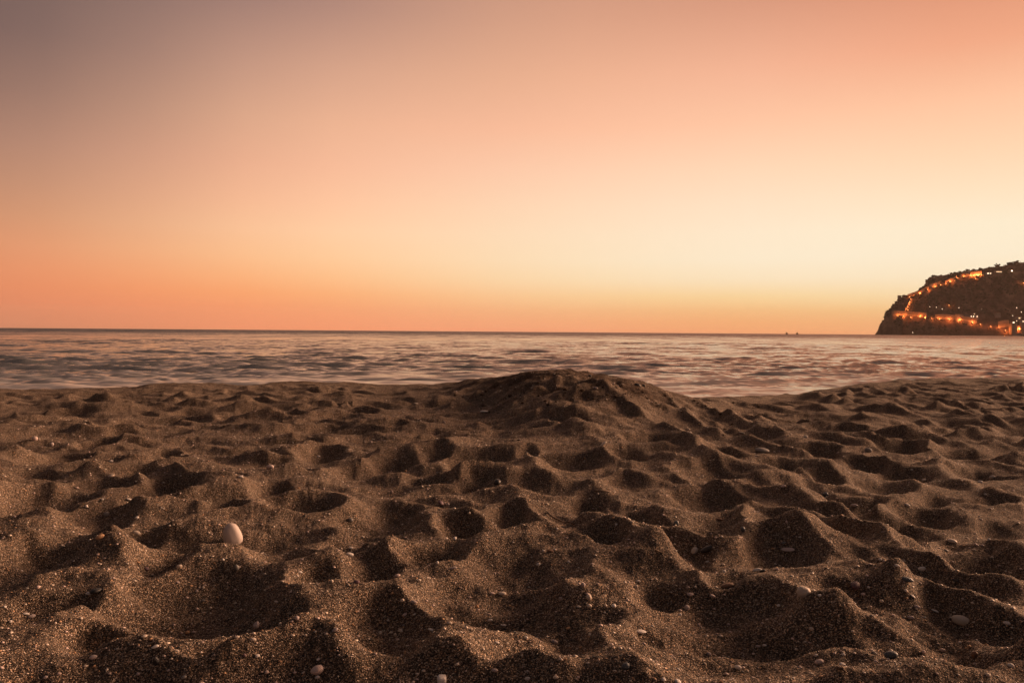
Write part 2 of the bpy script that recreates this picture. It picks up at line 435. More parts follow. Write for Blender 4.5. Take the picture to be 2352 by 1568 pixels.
# flip so that normals look up
me.flip_normals()
att = me.attributes.new('damp', 'FLOAT', 'POINT')
damp = np.clip(onm * (.8 + .9 * fbm(X * 1.6, Y * 7, 97, 4)) , 0, 1) * 1.0 + 0.35 * smooth01((r2 - cr + 0.5) / 0.8)
att.data.foreach_set('value', np.clip(damp, 0, 1).astype(np.float32).ravel())

def sand_material():
    m, t, b = mat_new('sand_grains')
    n = t.nodes.new; l = t.links.new
    tcn = n('ShaderNodeTexCoord')
    def vor(scale, feat='F1'):
        v = n('ShaderNodeTexVoronoi'); v.feature = feat; v.inputs['Scale'].default_value = scale
        l(tcn.outputs['Object'], v.inputs['Vector']); return v
    v1 = vor(520); v2 = vor(270)
    s1 = n('ShaderNodeSeparateColor'); l(v1.outputs['Color'], s1.inputs[0])
    s2 = n('ShaderNodeSeparateColor'); l(v2.outputs['Color'], s2.inputs[0])
    r1 = n('ShaderNodeValToRGB'); cr_ = r1.color_ramp; cr_.interpolation = 'LINEAR'
    stops = [(0, (.028,.025,.022)), (.3, (.075,.061,.050)), (.55, (.155,.119,.090)), (.79, (.36,.265,.19)), (.91,(.66,.53,.41)), (1.0, (.85,.75,.64))]
    while len(cr_.elements) < len(stops): cr_.elements.new(.5)
    for e_, (p_, c_) in zip(cr_.elements, stops): e_.position = p_; e_.color = (*c_, 1)
    l(s1.outputs[0], r1.inputs[0])
    r2_ = n('ShaderNodeValToRGB'); cr_ = r2_.color_ramp
    stops = [(0, (.62,.60,.60)), (.5, (.95,.93,.92)), (.88, (1.15,1.08,1.0)), (.95, (1.5,1.3,1.15)), (1, (2.0,1.85,1.7))]
    while len(cr_.elements) < len(stops): cr_.elements.new(.5)
    for e_, (p_, c_) in zip(cr_.elements, stops): e_.position = p_; e_.color = (*c_, 1)
    l(s2.outputs[1], r2_.inputs[0])
    mx = n('ShaderNodeMix'); mx.data_type = 'RGBA'; mx.blend_type = 'MULTIPLY'; mx.inputs[0].default_value = 1
    l(r1.outputs[0], mx.inputs[6]); l(r2_.outputs[0], mx.inputs[7])
    nz = n('ShaderNodeTexNoise'); nz.inputs['Scale'].default_value = 3.1; nz.inputs['Detail'].default_value = 4
    l(tcn.outputs['Object'], nz.inputs['Vector'])
    mr = n('ShaderNodeMapRange'); mr.inputs['From Min'].default_value = .3; mr.inputs['From Max'].default_value = .7
    mr.inputs['To Min'].default_value = .82; mr.inputs['To Max'].default_value = 1.15
    l(nz.outputs[0], mr.inputs[0])
    mx2 = n('ShaderNodeMix'); mx2.data_type = 'RGBA'; mx2.blend_type = 'MULTIPLY'; mx2.inputs[0].default_value = 1
    l(mx.outputs[2], mx2.inputs[6]); l(mr.outputs[0], mx2.inputs[7])
    at = n('ShaderNodeAttribute'); at.attribute_name = 'damp'
    mx3 = n('ShaderNodeMix'); mx3.data_type = 'RGBA'; mx3.blend_type = 'MULTIPLY'
    l(at.outputs['Fac'], mx3.inputs[0]); l(mx2.outputs[2], mx3.inputs[6]); mx3.inputs[7].default_value = (.42,.34,.29,1)
    l(mx3.outputs[2], b.inputs['Base Color'])
    b.inputs['Roughness'].default_value = .9
    b.inputs['Specular IOR Level'].default_value = .25
    add = n('ShaderNodeMath'); add.operation = 'ADD'
    mul = n('ShaderNodeMath'); mul.operation = 'MULTIPLY'; mul.inputs[1].default_value = 1.6
    l(v2.outputs['Distance'], mul.inputs[0]); l(v1.outputs['Distance'], add.inputs[0]); l(mul.outputs[0], add.inputs[1])
    bp = n('ShaderNodeBump'); bp.invert = True; bp.inputs['Strength'].default_value = 1.0; bp.inputs['Distance'].default_value = .0026
    l(add.outputs[0], bp.inputs['Height']); l(bp.outputs[0], b.inputs['Normal'])
    return m
sand_mat = sand_material()
beach = link('beach', me, sand_mat); tag(beach, 'dark coarse trodden beach sand full of hollows and small crests', kind='structure')

# ------------------------------------------------------------------ the sea
SEA_Z = -0.65
HS = CAM_H - SEA_Z
depth_rows = np.linspace(HS / 9.0, HS / 330.0, 280)
rs = HS / depth_rows
# never coarser than needed close by
rs = np.unique(np.concatenate([np.linspace(5, 9, 12)[:-1], rs, np.arange(22, 45, 0.22), np.arange(45, 110, 0.6), 330 * np.exp(np.linspace(0.03, math.log(9200 / 330), 50))]))
af = np.linspace(-AMAX, AMAX, 700)
sc_ = np.concatenate([AMAX + np.linspace(0.01, 1.2, 30)])
AS = np.concatenate([-sc_[::-1], af, sc_])
rs2 = rs[:, None]; as2 = AS[None, :]
SX = rs2 * np.sin(as2); SY = rs2 * np.cos(as2)
drs = np.gradient(rs)[:, None]
W = np.zeros_like(SX)
fx_ = SX + 1.2 * fbm(SX * .06, SY * .06, 201, 2); fy_ = SY + 2.0 * fbm(SX * .05, SY * .05, 202, 2)
for k in range(84):
    lam = 10 ** random.uniform(math.log10(0.55), math.log10(8))
    th = random.gauss(0.10, 0.24)
    amp = 0.0100 * lam ** 0.22
    ok = smooth01((lam / (2.2 * drs)) - 0.8)
    kx, ky = math.sin(th) * 2 * math.pi / lam, math.cos(th) * 2 * math.pi / lam
    grp = 0.8 + 0.4 * gnoise(SX / (lam * 5) + 3 * k, SY / (lam * 3), 300 + k)
    s_ = np.sin(fx_ * kx + fy_ * ky + random.uniform(0, 6.28))
    W += ok * amp * grp * (s_ - 0.35 * (np.cos(2 * (fx_ * kx + fy_ * ky)) * 0.0 + s_ * s_))
# low rollers coming in
for (yc, amp, wdt, x0, x1, sd_) in [(20.0, .13, .85, -16, -1, 1), (22.5, .10, 1.1, -11, 3, 2), (30.5, .13, 1.3, -24, -4, 3), (27.5, .10, 1.0, 6, 20, 4),
                                    (38.0, .13, 1.6, 14, 40, 5), (46, .13, 1.8, -36, -14, 6), (24.5, .07, .8, 5, 16, 7), (33, .1, 1.2, 19, 30, 8)]:
    yy = SY - yc - 1.1 * gnoise(SX * .16, 0 * SX + sd_, 400 + sd_) - 0.3 * gnoise(SX * .7, SY * .3, 420 + sd_)
    prof = np.where(yy < 0, np.exp(-(yy / (wdt * .55)) ** 2), np.exp(-(yy / (wdt * 1.3)) ** 2))
    ends = smooth01((SX - x0) / 4) * smooth01((x1 - SX) / 4) * (0.75 + .5 * gnoise(SX * .35, 0 * SX, 430 + sd_))
    W += 1.1 * amp * prof * ends
W *= 1 - smooth01((rs2 - 220) / 120)
W *= 0.3 + 0.7 * smooth01((rs2 - 13) / 16)
sverts = np.stack([SX, SY, SEA_Z + W], -1).reshape(-1, 3)
nrs, nas = len(rs), len(AS)
ii = np.arange(nrs - 1)[:, None] * nas; jj = np.arange(nas - 1)[None, :]
q0 = (ii + jj).ravel()
sfaces = np.stack([q0, q0 + nas, q0 + nas + 1, q0 + 1], -1)
sme = fast_mesh('sea_water', sverts, sfaces)
shore = crest_r(AS)[None, :] + 7.5
foam = np.exp(-np.maximum(rs2 - shore, 0) / 9.0) * (0.72 + 0.6 * fbm(SX * .35, SY * 1.1, 500, 3))
foam += 0.35 * np.exp(-np.maximum(rs2 - shore, 0) / 22) * np.maximum(fbm(SX * .22, SY * 1.4, 520, 3), 0)
fa = sme.attributes.new('foam', 'FLOAT', 'POINT')
fa.data.foreach_set('value', np.clip(foam, 0, 1).astype(np.float32).ravel())

# small wavelets too fine for the mesh run at the shore, so their steep faces look that way, more so in open water
ln_ = sme.attributes.new('lean', 'FLOAT', 'POINT')
ln_.data.foreach_set('value', (-(0.02 + 0.08 * smooth01((SY - 30) / 150) + .24 * smooth01((SY - 90) / 330)) + 0 * SX).astype(np.float32).ravel())
def sea_material():
    m, t, b = mat_new('sea_water')
    n = t.nodes.new; l = t.links.new
    b.inputs['Base Color'].default_value = (.03, .055, .052, 1)
    b.inputs['Roughness'].default_value = .15
    b.inputs['IOR'].default_value = 1.6
    tcn = n('ShaderNodeTexCoord')
    acc = None
    for sc, amp in (((2.6, 5.5, 1), .9), ((.5, 1.3, 1), .9), ((.22, .07, 1), .6), ((.06, .02, 1), .25)):
        mp = n('ShaderNodeMapping'); mp.inputs['Scale'].default_value = sc
        l(tcn.outputs['Object'], mp.inputs['Vector'])
        nz = n('ShaderNodeTexNoise'); nz.inputs['Scale'].default_value = 1; nz.inputs['Detail'].default_value = 3
        l(mp.outputs[0], nz.inputs['Vector'])
        sb = n('ShaderNodeVectorMath'); sb.operation = 'SUBTRACT'; sb.inputs[1].default_value = (.5, .5, .5)
        l(nz.outputs['Color'], sb.inputs[0])
        ml = n('ShaderNodeVectorMath'); ml.operation = 'MULTIPLY'; ml.inputs[1].default_value = (amp * .6, amp, 0)
        l(sb.outputs[0], ml.inputs[0])
        if acc is None: acc = ml.outputs[0]
        else:
            ad = n('ShaderNodeVectorMath'); ad.operation = 'ADD'; l(acc, ad.inputs[0]); l(ml.outputs[0], ad.inputs[1]); acc = ad.outputs[0]
    g = n('ShaderNodeNewGeometry')
    lean = n('ShaderNodeAttribute'); lean.attribute_name = 'lean'
    cv = n('ShaderNodeCombineXYZ'); l(lean.outputs['Fac'], cv.inputs[1])
    ad0 = n('ShaderNodeVectorMath'); ad0.operation = 'ADD'; l(g.outputs['Normal'], ad0.inputs[0]); l(cv.outputs[0], ad0.inputs[1])
    ad = n('ShaderNodeVectorMath'); ad.operation = 'ADD'; l(ad0.outputs[0], ad.inputs[0]); l(acc, ad.inputs[1])
    nm = n('ShaderNodeVectorMath'); nm.operation = 'NORMALIZE'; l(ad.outputs[0], nm.inputs[0])
    l(nm.outputs[0], b.inputs['Normal'])
    d = n('ShaderNodeBsdfDiffuse'); d.inputs[0].default_value = (.8, .78, .78, 1)
    at = n('ShaderNodeAttribute'); at.attribute_name = 'foam'
    ms = n('ShaderNodeMixShader')
    fm = n('ShaderNodeMath'); fm.operation = 'MULTIPLY'; fm.inputs[1].default_value = .75
    l(at.outputs['Fac'], fm.inputs[0]); l(fm.outputs[0], ms.inputs[0])
    gl = n('ShaderNodeBsdfGlossy'); gl.inputs['Color'].default_value = (1, .86, .73, 1); gl.inputs['Roughness'].default_value = .15
    l(nm.outputs[0], gl.inputs['Normal'])
    mg = n('ShaderNodeMixShader'); mg.inputs[0].default_value = .42
    l(b.outputs[0], mg.inputs[1]); l(gl.outputs[0], mg.inputs[2])
    l(mg.outputs[0], ms.inputs[1]); l(d.outputs[0], ms.inputs[2])
    l(ms.outputs[0], t.nodes['Material Output'].inputs[0])
    return m
sea = link('sea', sme, sea_material()); tag(sea, 'calm sea with low rollers reflecting the sunset glow', kind='structure')

# ------------------------------------------------------------------ the headland
HY = 2200.0
MPP = HY / 3117.0                      # metres per photograph pixel at the headland
def cpx(cx_, cy_):                      # crop (2352 wide over 646 photo px at 3450,1000) -> picture units
    return (3450 + cx_ * .27466) * .57422, (1000 + cy_ * .27466) * .57422
HSIL = [(175,1228),(215,1185),(250,1090),(280,1047),(310,1030),(330,930),(360,885),(410,860),(440,800),(500,750),(530,705),(580,687),(586,664),(650,662),
        (700,650),(800,608),(850,560),(890,528),(920,475),(930,442),(990,405),(1050,396),(1150,376),(1280,352),(1400,330),(1500,316),(1600,304),
        (1750,280),(1850,268),(1950,252),(2080,240),(2110,225),(2200,205),(2260,183),(2335,184),(2400,200)]
hx, hz = [], []
for cx_, cy_ in HSIL:
    d = ray(*cpx(cx_, cy_)); s_ = HY / d.y
    hx.append(d.x * s_); hz.append(CAM_H + d.z * s_)
hz[0] = -1
hx += [1560, 1680, 1850, 2050, 2300, 2600, 2900]
hz += [206, 214, 190, 140, 95, 50, -5]
hx = np.array(hx); hz = np.array(hz)
def hill_z(x, y):
    x = np.asarray(x, float); y = np.asarray(y, float)
    top = np.interp(x - .52 * (y - HY), hx, hz, left=-8, right=-8)
    yr = HY + 0 * x
    Wf = 0.95 * np.maximum(top, 0) + 25; Wb = 1.3 * np.maximum(top, 0) + 60
    v = np.where(y < yr, (yr - y) / Wf, (y - yr) / Wb)
    z = np.maximum(top + 6, 0) * (1 - np.abs(v) ** 1.7) - 6
    edge = smooth01(np.abs(v) * 3)
    n_ = fbm(x / 55, y / 55, 600, 5, .55)
    gul = 1 - np.abs(gnoise(x / 38 + .3 * n_, y / 120, 620)) * 2
    z = z + edge * (10 * n_ + 7 * (gul - .5)) * np.clip(z / 60, 0, 1) + (1 - edge) * 1.2 * fbm(x / 9, y / 9, 640, 2)
    return np.maximum(z, -8)
gx = np.concatenate([np.linspace(890, 1560, 500), np.linspace(1566, 3050, 140)]); gy = np.linspace(HY - 240, HY + 330, 190)
GX, GY = np.meshgrid(gx, gy)
GZ = hill_z(GX, GY)
nx = len(gx)
q0 = (np.arange(len(gy) - 1)[:, None] * nx + np.arange(nx - 1)[None, :]).ravel()
hfaces = np.stack([q0, q0 + 1, q0 + nx + 1, q0 + nx], -1)
hme = fast_mesh('headland_rock', np.stack([GX, GY, GZ], -1).reshape(-1, 3), hfaces)
def hill_material():
    m, t, b = mat_new('headland_scrub_and_rock')
    n = t.nodes.new; l = t.links.new
    tcn = n('ShaderNodeTexCoord')
    nz = n('ShaderNodeTexNoise'); nz.inputs['Scale'].default_value = .035; nz.inputs['Detail'].default_value = 8; nz.inputs['Roughness'].default_value = .7
    l(tcn.outputs['Object'], nz.inputs['Vector'])
    r_ = n('ShaderNodeValToRGB'); c_ = r_.color_ramp
    stops = [(.3, (.07,.060,.04)), (.46, (.14,.10,.07)), (.6, (.24,.165,.12)), (.75, (.36,.25,.18))]
    while len(c_.elements) < 4: c_.elements.new(.5)
    for e_, (p_, k_) in zip(c_.elements, stops): e_.position = p_; e_.color = (*k_, 1)
    l(nz.outputs[0], r_.inputs[0]); l(r_.outputs[0], b.inputs['Base Color'])
    b.inputs['Roughness'].default_value = .95; b.inputs['Specular IOR Level'].default_value = .1
    return m
hill_mat = hill_material()
headland = link('headland', hme, hill_mat); tag(headland, 'dark rocky headland with scrub rising from the sea at right', kind='structure')

def hill_hit(cx_, cy_):
    d = ray(*cpx(cx_, cy_))
    ys = np.linspace(HY - 240, HY + 60, 900)
    xs = d.x / d.y * ys; zs = CAM_H + d.z / d.y * ys
    g = hill_z(xs, ys)
    w = np.where(g > zs)[0]
    i = w[0] if len(w) else int(np.argmax(g - zs))
    return Vector((float(xs[i]), float(ys[i]), float(max(g[i], .5))))

def simple(name, color, rough=.9, var=.25, scale=4.0, bump=0):
    m, t, b = mat_new(name)
    n = t.nodes.new; l = t.links.new
    tcn = n('ShaderNodeTexCoord'); nz = n('ShaderNodeTexNoise'); nz.inputs['Scale'].default_value = scale; nz.inputs['Detail'].default_value = 5
    l(tcn.outputs['Object'], nz.inputs['Vector'])
    oi = n('ShaderNodeObjectInfo')
    ad = n('ShaderNodeMath'); ad.operation = 'MULTIPLY_ADD'; ad.inputs[1].default_value = .5; l(oi.outputs['Random'], ad.inputs[0]); l(nz.outputs[0], ad.inputs[2])
    mr = n('ShaderNodeMapRange'); mr.inputs['From Min'].default_value = .3; mr.inputs['From Max'].default_value = 1.2
    mr.inputs['To Min'].default_value = 1 - var; mr.inputs['To Max'].default_value = 1 + var
    l(ad.outputs[0], mr.inputs[0])
    mx = n('ShaderNodeMix'); mx.data_type = 'RGBA'; mx.blend_type = 'MULTIPLY'; mx.inputs[0].default_value = 1
    mx.inputs[6].default_value = (*color, 1); l(mr.outputs[0], mx.inputs[7]); l(mx.outputs[2], b.inputs['Base Color'])
    b.inputs['Roughness'].default_value = rough
    if bump:
        bp = n('ShaderNodeBump'); bp.inputs['Distance'].default_value = bump; bp.inputs['Strength'].default_value = .6
        l(nz.outputs[0], bp.inputs['Height']); l(bp.outputs[0], b.inputs['Normal'])
    return m
def emis(name, color, strength):
    m, t, b = mat_new(name)
    b.inputs['Base Color'].default_value = (.05, .05, .05, 1)
    b.inputs['Emission Color'].default_value = (*color, 1); b.inputs['Emission Strength'].default_value = strength
    return m
foliage = simple('evergreen_foliage', (.07, .065, .035), .9, .5, .3)
bark = simple('tree_bark', (.08, .055, .04))
wall_stone = simple('castle_stone', (.42, .33, .25), .95, .25, .12)
roof_tile = simple('roof_tiles', (.22, .10, .06), .9, .2, .5)
plaster = simple('house_plaster', (.34, .30, .27), .9, .15, .3)
metal_dark = simple('lamp_metal', (.06, .06, .06), .5, .1)
warm_glow = emis('sodium_lamp_glass', (1, .34, .09), 8)
white_glow = emis('white_lamp_glass', (1, .70, .44), 4.5)
win_glow = emis('lit_window_glass', (1, .6, .3), 2.5)

# scrub over the slopes, one mass
def clump_mesh(points, sizes, flat=.75, seed=3):
    g = np.random.default_rng(seed)
    bm = bmesh.new(); bmesh.ops.create_icosphere(bm, subdivisions=1, radius=1)
    bv = np.array([v.co[:] for v in bm.verts]); bf = np.array([[v.index for v in f.verts] for f in bm.faces]); bm.free()
    V, Fc = [], []
    for k, (p, s_) in enumerate(zip(points, sizes)):
        jit = 1 + g.uniform(-.28, .28, (len(bv), 1))
        v = bv * jit * np.array([s_ * g.uniform(.8, 1.2), s_ * g.uniform(.8, 1.2), s_ * flat]) + np.asarray(p)
        V.append(v); Fc.append(bf + k * len(bv))
    return np.concatenate(V), np.concatenate(Fc)
g_ = np.random.default_rng(5)
pts, szs = [], []
while len(pts) < 2600:
    x = g_.uniform(1040, 1560); y = HY - abs(g_.normal(0, .5)) * 200
    z = float(hill_z(x, y))
    if z < 6: continue
    if fbm(np.array(x / 40), np.array(y / 40), 700, 2) < -.25: continue
    s_ = g_.uniform(1.2, 3.4); pts.append((x, y, z + s_ * .3)); szs.append(s_)
v_, f_ = clump_mesh(pts, szs)
sc_obj = link('scrub', fast_mesh('scrub', v_, f_, False), foliage); tag(sc_obj, 'dark green scrub and low trees covering the headland slopes', 'scrub', kind='stuff')

# trees one can tell apart on the skyline
SKYT = [(1038,390,5.5,'lone bushy tree at the left end of the plateau edge, leftmost on the skyline'),(1086,385,2.6,'tiny shrub between the two lone trees on the skyline left'),
        (1140,368,3.4,'low flat topped tree standing clear of the ridge line'),(1290,335,4.2,'tree at the corner where the skyline trees begin'),
        (1345,328,3.4,'rounded tree right of the corner tree on the skyline'),(1420,318,4.0,'wide tree above the lit wall below the ridge'),
        (1530,302,5.2,'tallest pointed tree above the upper lit wall'),(1620,296,4.4,'bushy tree above the brightest lit wall on the ridge'),
        (1715,284,4.4,'round tree on the ridge just right of the brightest wall'),(1850,262,4.0,'small tree on the ridge above the white lit windows'),
        (1970,238,7.5,'large spreading tree crown on the ridge halfway to the summit'),(2080,234,4.2,'small round tree in the dip left of the summit'),
        (2145,198,7.0,'tall tree standing just left of the flat summit'),(2215,186,5.0,'bushy tree at the left shoulder of the summit'),
        (2262,176,4.6,'low tree on the flat summit top'),(535,702,2.4,'tiny bush on the cliff edge below the square tower')]
for cx_, cy_, s_, lab in SKYT:
    d = ray(*cpx(cx_, cy_)); k = HY / d.y
    x = d.x * k; z = CAM_H + d.z * k; gz = float(hill_z(x, HY))
    hgt = max(z - gz, s_ * .8) + s_ * .3
    root = empty('tree', (x, HY, gz - .5), lab, 'tree', 'trees on the headland skyline')
    bm = bmesh.new(); bmesh.ops.create_cone(bm, cap_ends=True, segments=6, radius1=s_ * .1, radius2=s_ * .05, depth=hgt)
    bmesh.ops.translate(bm, verts=bm.verts, vec=(0, 0, hgt / 2)); bm_obj('trunk', bm, bark, root)
    P = [((g_.normal(0, .45) * s_), (g_.normal(0, .45) * s_), hgt * .72 + g_.normal(0, .22) * s_) for _ in range(26)]
    v_, f_ = clump_mesh(P, [s_ * g_.uniform(.2, .42) for _ in P], .8, int(cx_))
    link('crown', fast_mesh('crown', v_, f_, False), foliage, root)

def box_bm(bm, lo, hi):
    v = [bm.verts.new((x, y, z)) for z in (lo[2], hi[2]) for y in (lo[1], hi[1]) for x in (lo[0], hi[0])]
    for f in ((0,1,3,2),(4,5,7,6),(0,1,5,4),(2,3,7,6),(0,2,6,4),(1,3,7,5)): bm.faces.new([v[i] for i in f])

def strip_bm(pts, lo, hi, y0, y1):
    """a wall along pts (Vectors): from foot+lo to foot+hi, y0..y1 in depth; ground steps along the run"""
    bm = bmesh.new(); prev = None
    for p in pts:
        ring = [bm.verts.new((p.x, p.y + yy, p.z + zz)) for yy, zz in ((y0, lo), (y1, lo), (y1, hi), (y0, hi))]
        if prev:
            for k in range(4): bm.faces.new((prev[k], prev[(k + 1) % 4], ring[(k + 1) % 4], ring[k]))
        else: bm.faces.new(ring)
        prev = ring
    bm.faces.new(prev[::-1])
    return bm

def castle_wall(cpts, height, label, ledge=None, merlons=True, towers=()):
    cc = []
    for a_, b_ in zip(cpts, cpts[1:]):
        n_ = max(1, int(math.hypot(b_[0] - a_[0], b_[1] - a_[1]) / 22))
        cc += [(a_[0] + (b_[0] - a_[0]) * i / n_, a_[1] + (b_[1] - a_[1]) * i / n_) for i in range(n_)]
    cc.append(cpts[-1])
    full = [hill_hit(*c) for c in cc]
    for _ in range(2):
        full = [full[0]] + [(full[i - 1] + full[i] * 2 + full[i + 1]) / 4 for i in range(1, len(full) - 1)] + [full[-1]]
    o = full[0].copy()
    loc = [p - o for p in full]
    root = empty('castle_wall', o, label, 'castle wall', 'lit castle walls on the headland')
    bm_obj('wall', strip_bm(loc, -7, height, -1.2, 1.2), wall_stone, root)
    if ledge: bm_obj('ledge', strip_bm(loc, ledge, ledge + .9, -2.3, -1.203), wall_stone, root)
    if merlons:
        bm = bmesh.new()
        for i in range(len(loc) - 1):
            for u in (.15, .6):
                p = loc[i].lerp(loc[i + 1], u)
                box_bm(bm, (p.x - .7, p.y - 1.1, p.z + height - .3), (p.x + .7, p.y + .3, p.z + height + 1.3))
        bm_obj('battlement', bm, wall_stone, root)['kind'] = 'stuff'
    for ti in towers:
        p = loc[min(ti, len(loc) - 1)]
        bm = bmesh.new(); box_bm(bm, (p.x - 4, p.y - 4, p.z - 8), (p.x + 4, p.y + 3, p.z + height + 4)); bm_obj('tower', bm, wall_stone, root)
    return root

castle_wall([(430,955),(500,945),(600,950),(760,960),(935,975)], 10, 'orange lit lower castle wall, left stretch nearest the cliff', 4.5)
castle_wall([(1060,1000),(1180,1000),(1290,1005),(1400,1015),(1500,1030),(1665,1060)], 10, 'orange lit lower castle wall, long right stretch above the dark shore', 4.5, towers=(14,))
castle_wall([(660,690),(740,665),(830,640),(900,600),(960,570)], 8, 'lit wall climbing from the square tower along the cliff edge', None)
castle_wall([(975,545),(1040,528),(1130,505)], 8, 'short bright wall stretch halfway up the climbing ridge', None)
castle_wall([(1200,490),(1270,460),(1350,445),(1370,400)], 7, 'lit wall bend just below the plateau at upper left', None)
castle_wall([(1430,392),(1500,385),(1555,380)], 6, 'dim lit wall left of the brightest fortress wall', None)
castle_wall([(1570,375),(1650,372),(1730,370)], 11, 'brightest long fortress wall under the ridge trees', None)
castle_wall([(615,905),(640,860),(660,815),(690,770),(700,725)], 6, 'steep zigzag wall climbing up to the square tower', None, merlons=False)
castle_wall([(1975,1130),(2060,1110),(2130,1110)], 15, 'lit wall left of the round tower by the harbour', 6)
castle_wall([(2240,1175),(2290,1175)], 12, 'square lit bastion between the two round towers', None)
# square watch tower on the cliff
p = hill_hit(600, 690)
tw = empty('watch_tower', (p.x, HY - 4, float(hill_z(p.x, HY - 4))), 'square ruined tower standing on the cliff edge', 'tower')
bm = bmesh.new(); box_bm(bm, (-3.5, -3.5, -6), (3.5, 3.5, 7)); bm_obj('wall', bm, wall_stone, tw)
bm = bmesh.new()
for i in (-2.6, 0, 2.6):
    box_bm(bm, (i - .7, -3.4, 6.9), (i + .7, -2.4, 8.2)); box_bm(bm, (i - .7, 2.4, 6.9), (i + .7, 3.4, 8.2))
bm_obj('battlement', bm, wall_stone, tw)['kind'] = 'stuff'
# round harbour towers
for cx_, lab, rad in ((2190, 'big octagonal orange lit tower near the waterline', 9.5), (2345, 'second lit round tower cut by the right edge of the photo', 9)):
    p = hill_hit(cx_, 1215)
    tw = empty('round_tower', p, lab, 'tower', 'lit towers by the harbour')
    bm = bmesh.new(); bmesh.ops.create_cone(bm, cap_ends=True, segments=8, radius1=rad * 1.05, radius2=rad * .97, depth=28)
    bmesh.ops.translate(bm, verts=bm.verts, vec=(0, 0, 10)); bm_obj('wall', bm, wall_stone, tw)
    bm = bmesh.new()
    for k in range(16):
        a = k * math.pi / 8
        box_bm(bm, (rad * .9 * math.cos(a) - 1, rad * .9 * math.sin(a) - 1, 23.9), (rad * .9 * math.cos(a) + 1, rad * .9 * math.sin(a) + 1, 25.6))
    bm_obj('battlement', bm, wall_stone, tw)['kind'] = 'stuff'

# lamps: a floodlight in front of a wall foot, with its own real light
def floodlight(cx_, cy_, power, label, off=3.2, group='floodlights along the castle walls'):
    p = hill_hit(cx_, cy_)
    root = empty('floodlight', p + Vector((0, -off, .6)), label, 'floodlight', group)
    bm = bmesh.new(); box_bm(bm, (-.5, -.5, -3), (.5, .5, .2)); bm_obj('housing', bm, metal_dark, root)
    bm = bmesh.new(); bmesh.ops.create_icosphere(bm, subdivisions=1, radius=.55); bmesh.ops.translate(bm, verts=bm.verts, vec=(0, 0, .7))
    bm_obj('lamp_glass', bm, warm_glow, root)
    ld = bpy.data.lights.new('flood', 'POINT'); ld.energy = power; ld.color = (1, .23, .055); ld.shadow_soft_size = .6
    lo = bpy.data.objects.new('flood', ld); COL.objects.link(lo); lo.parent = root; lo.location = (0, -1.2, 1.0)
FL = 5200
low = [(500,970),(585,970),(695,988),(820,970),(900,992),(1000,1003),(1110,1012),(1250,1020),(1410,1032),(1590,1062)]
for i, (a_, b_) in enumerate(low):
    floodlight(a_, b_, FL * (1.3 if i in (0, 1, 4, 7, 8, 9) else .8), 'orange floodlight at the foot of the lower wall, number %s from the cliff' % ['first','second','third','fourth','fifth','sixth','seventh','eighth','ninth','tenth'][i])
for (a_, b_), w in zip([(675,690),(725,665),(820,640),(940,590),(1050,540),(1125,515),(1210,497),(1265,468),(1335,455),(1375,412)],
                       ['beside the square tower','just right of the square tower','on the cliff path where the ridge steepens','at a gap in the climbing wall','on the short bright stretch, left end','on the short bright stretch, right end','alone below the plateau','left of the wall bend','inside the wall bend','brightest at the top of the wall bend']):
    floodlight(a_, b_, FL * .7, 'orange floodlight on the upper climb, ' + w)
for (a_, b_), w in zip([(700,725),(685,765),(680,797),(655,835),(640,860),(655,880)], ['topmost','second from top','third from top','fourth from top','fifth from top','lowest']):
    floodlight(a_, b_, FL * .35, 'floodlight on the steep zigzag wall, ' + w, 2.5)
for (a_, b_, pw), w in zip([(1460,395,.5),(1560,380,.7),(1610,378,1.3),(1665,376,1.5),(1720,374,1.3),(1640,422,.5)],
                       ['dim one left of the bright fortress wall','at the left corner of the bright fortress wall','under the bright fortress wall, left','under the bright fortress wall, middle','under the bright fortress wall, right end','small reddish one below the fortress wall']):
    floodlight(a_, b_, FL * pw, 'orange floodlight, ' + w)
for (a_, b_, pw), w in zip([(1705,1090,.5),(1855,1120,.35),(1975,1135,.4),(2065,1178,1.6),(2185,1205,4),(2265,1160,2.2),(2320,1200,4),(2330,490,.7),(1250,812,.4)],
                       ['alone just right of the lower wall end','alone in the dark halfway to the harbour','small one before the harbour wall','below the harbour wall','at the foot of the octagonal tower','on the bastion between the towers','at the foot of the tower by the right edge','on the dark slope at the right edge','reddish one alone in the middle of the slope']):
    floodlight(a_, b_, FL * pw, 'orange floodlight, ' + w, 4.5 if b_ > 1150 else 3.2)

def street_lamp(cx_, cy_, label, rad=.65):
    p = hill_hit(cx_, cy_)
    root = empty('street_lamp', p, label, 'street lamp', 'white lamps on the dark slope')
    bm = bmesh.new(); bmesh.ops.create_cone(bm, cap_ends=True, segments=6, radius1=.2, radius2=.12, depth=8); bmesh.ops.translate(bm, verts=bm.verts, vec=(0, 0, 2))
    bm_obj('pole', bm, metal_dark, root)
    bm = bmesh.new(); bmesh.ops.create_icosphere(bm, subdivisions=1, radius=rad); bmesh.ops.translate(bm, verts=bm.verts, vec=(0, -.8, 6.2))
    bm_obj('lamp_glass', bm, white_glow, root)
for cx_, cy_, lab in [(978,860,'white lamp leftmost on the dark middle slope'),(1072,868,'white lamp second from left on the dark slope'),(1157,890,'faint white lamp third on the dark slope'),
                      (1402,874,'bright white lamp alone above the long lower wall'),(1730,892,'white lamp alone above the lower wall right end'),(2243,876,'white lamp highest above the harbour houses'),
                      (2310,940,'small reddish white lamp above the right harbour tower'),(2185,990,'white lamp left of the lit house window'),(2240,1068,'white lamp above the bastion'),(730,1236,'faint lamp at the waterline below the cliff')]:
    street_lamp(cx_, cy_, lab)
street_lamp(2172, 336, 'brightest starlike lamp near the summit', 1.9)

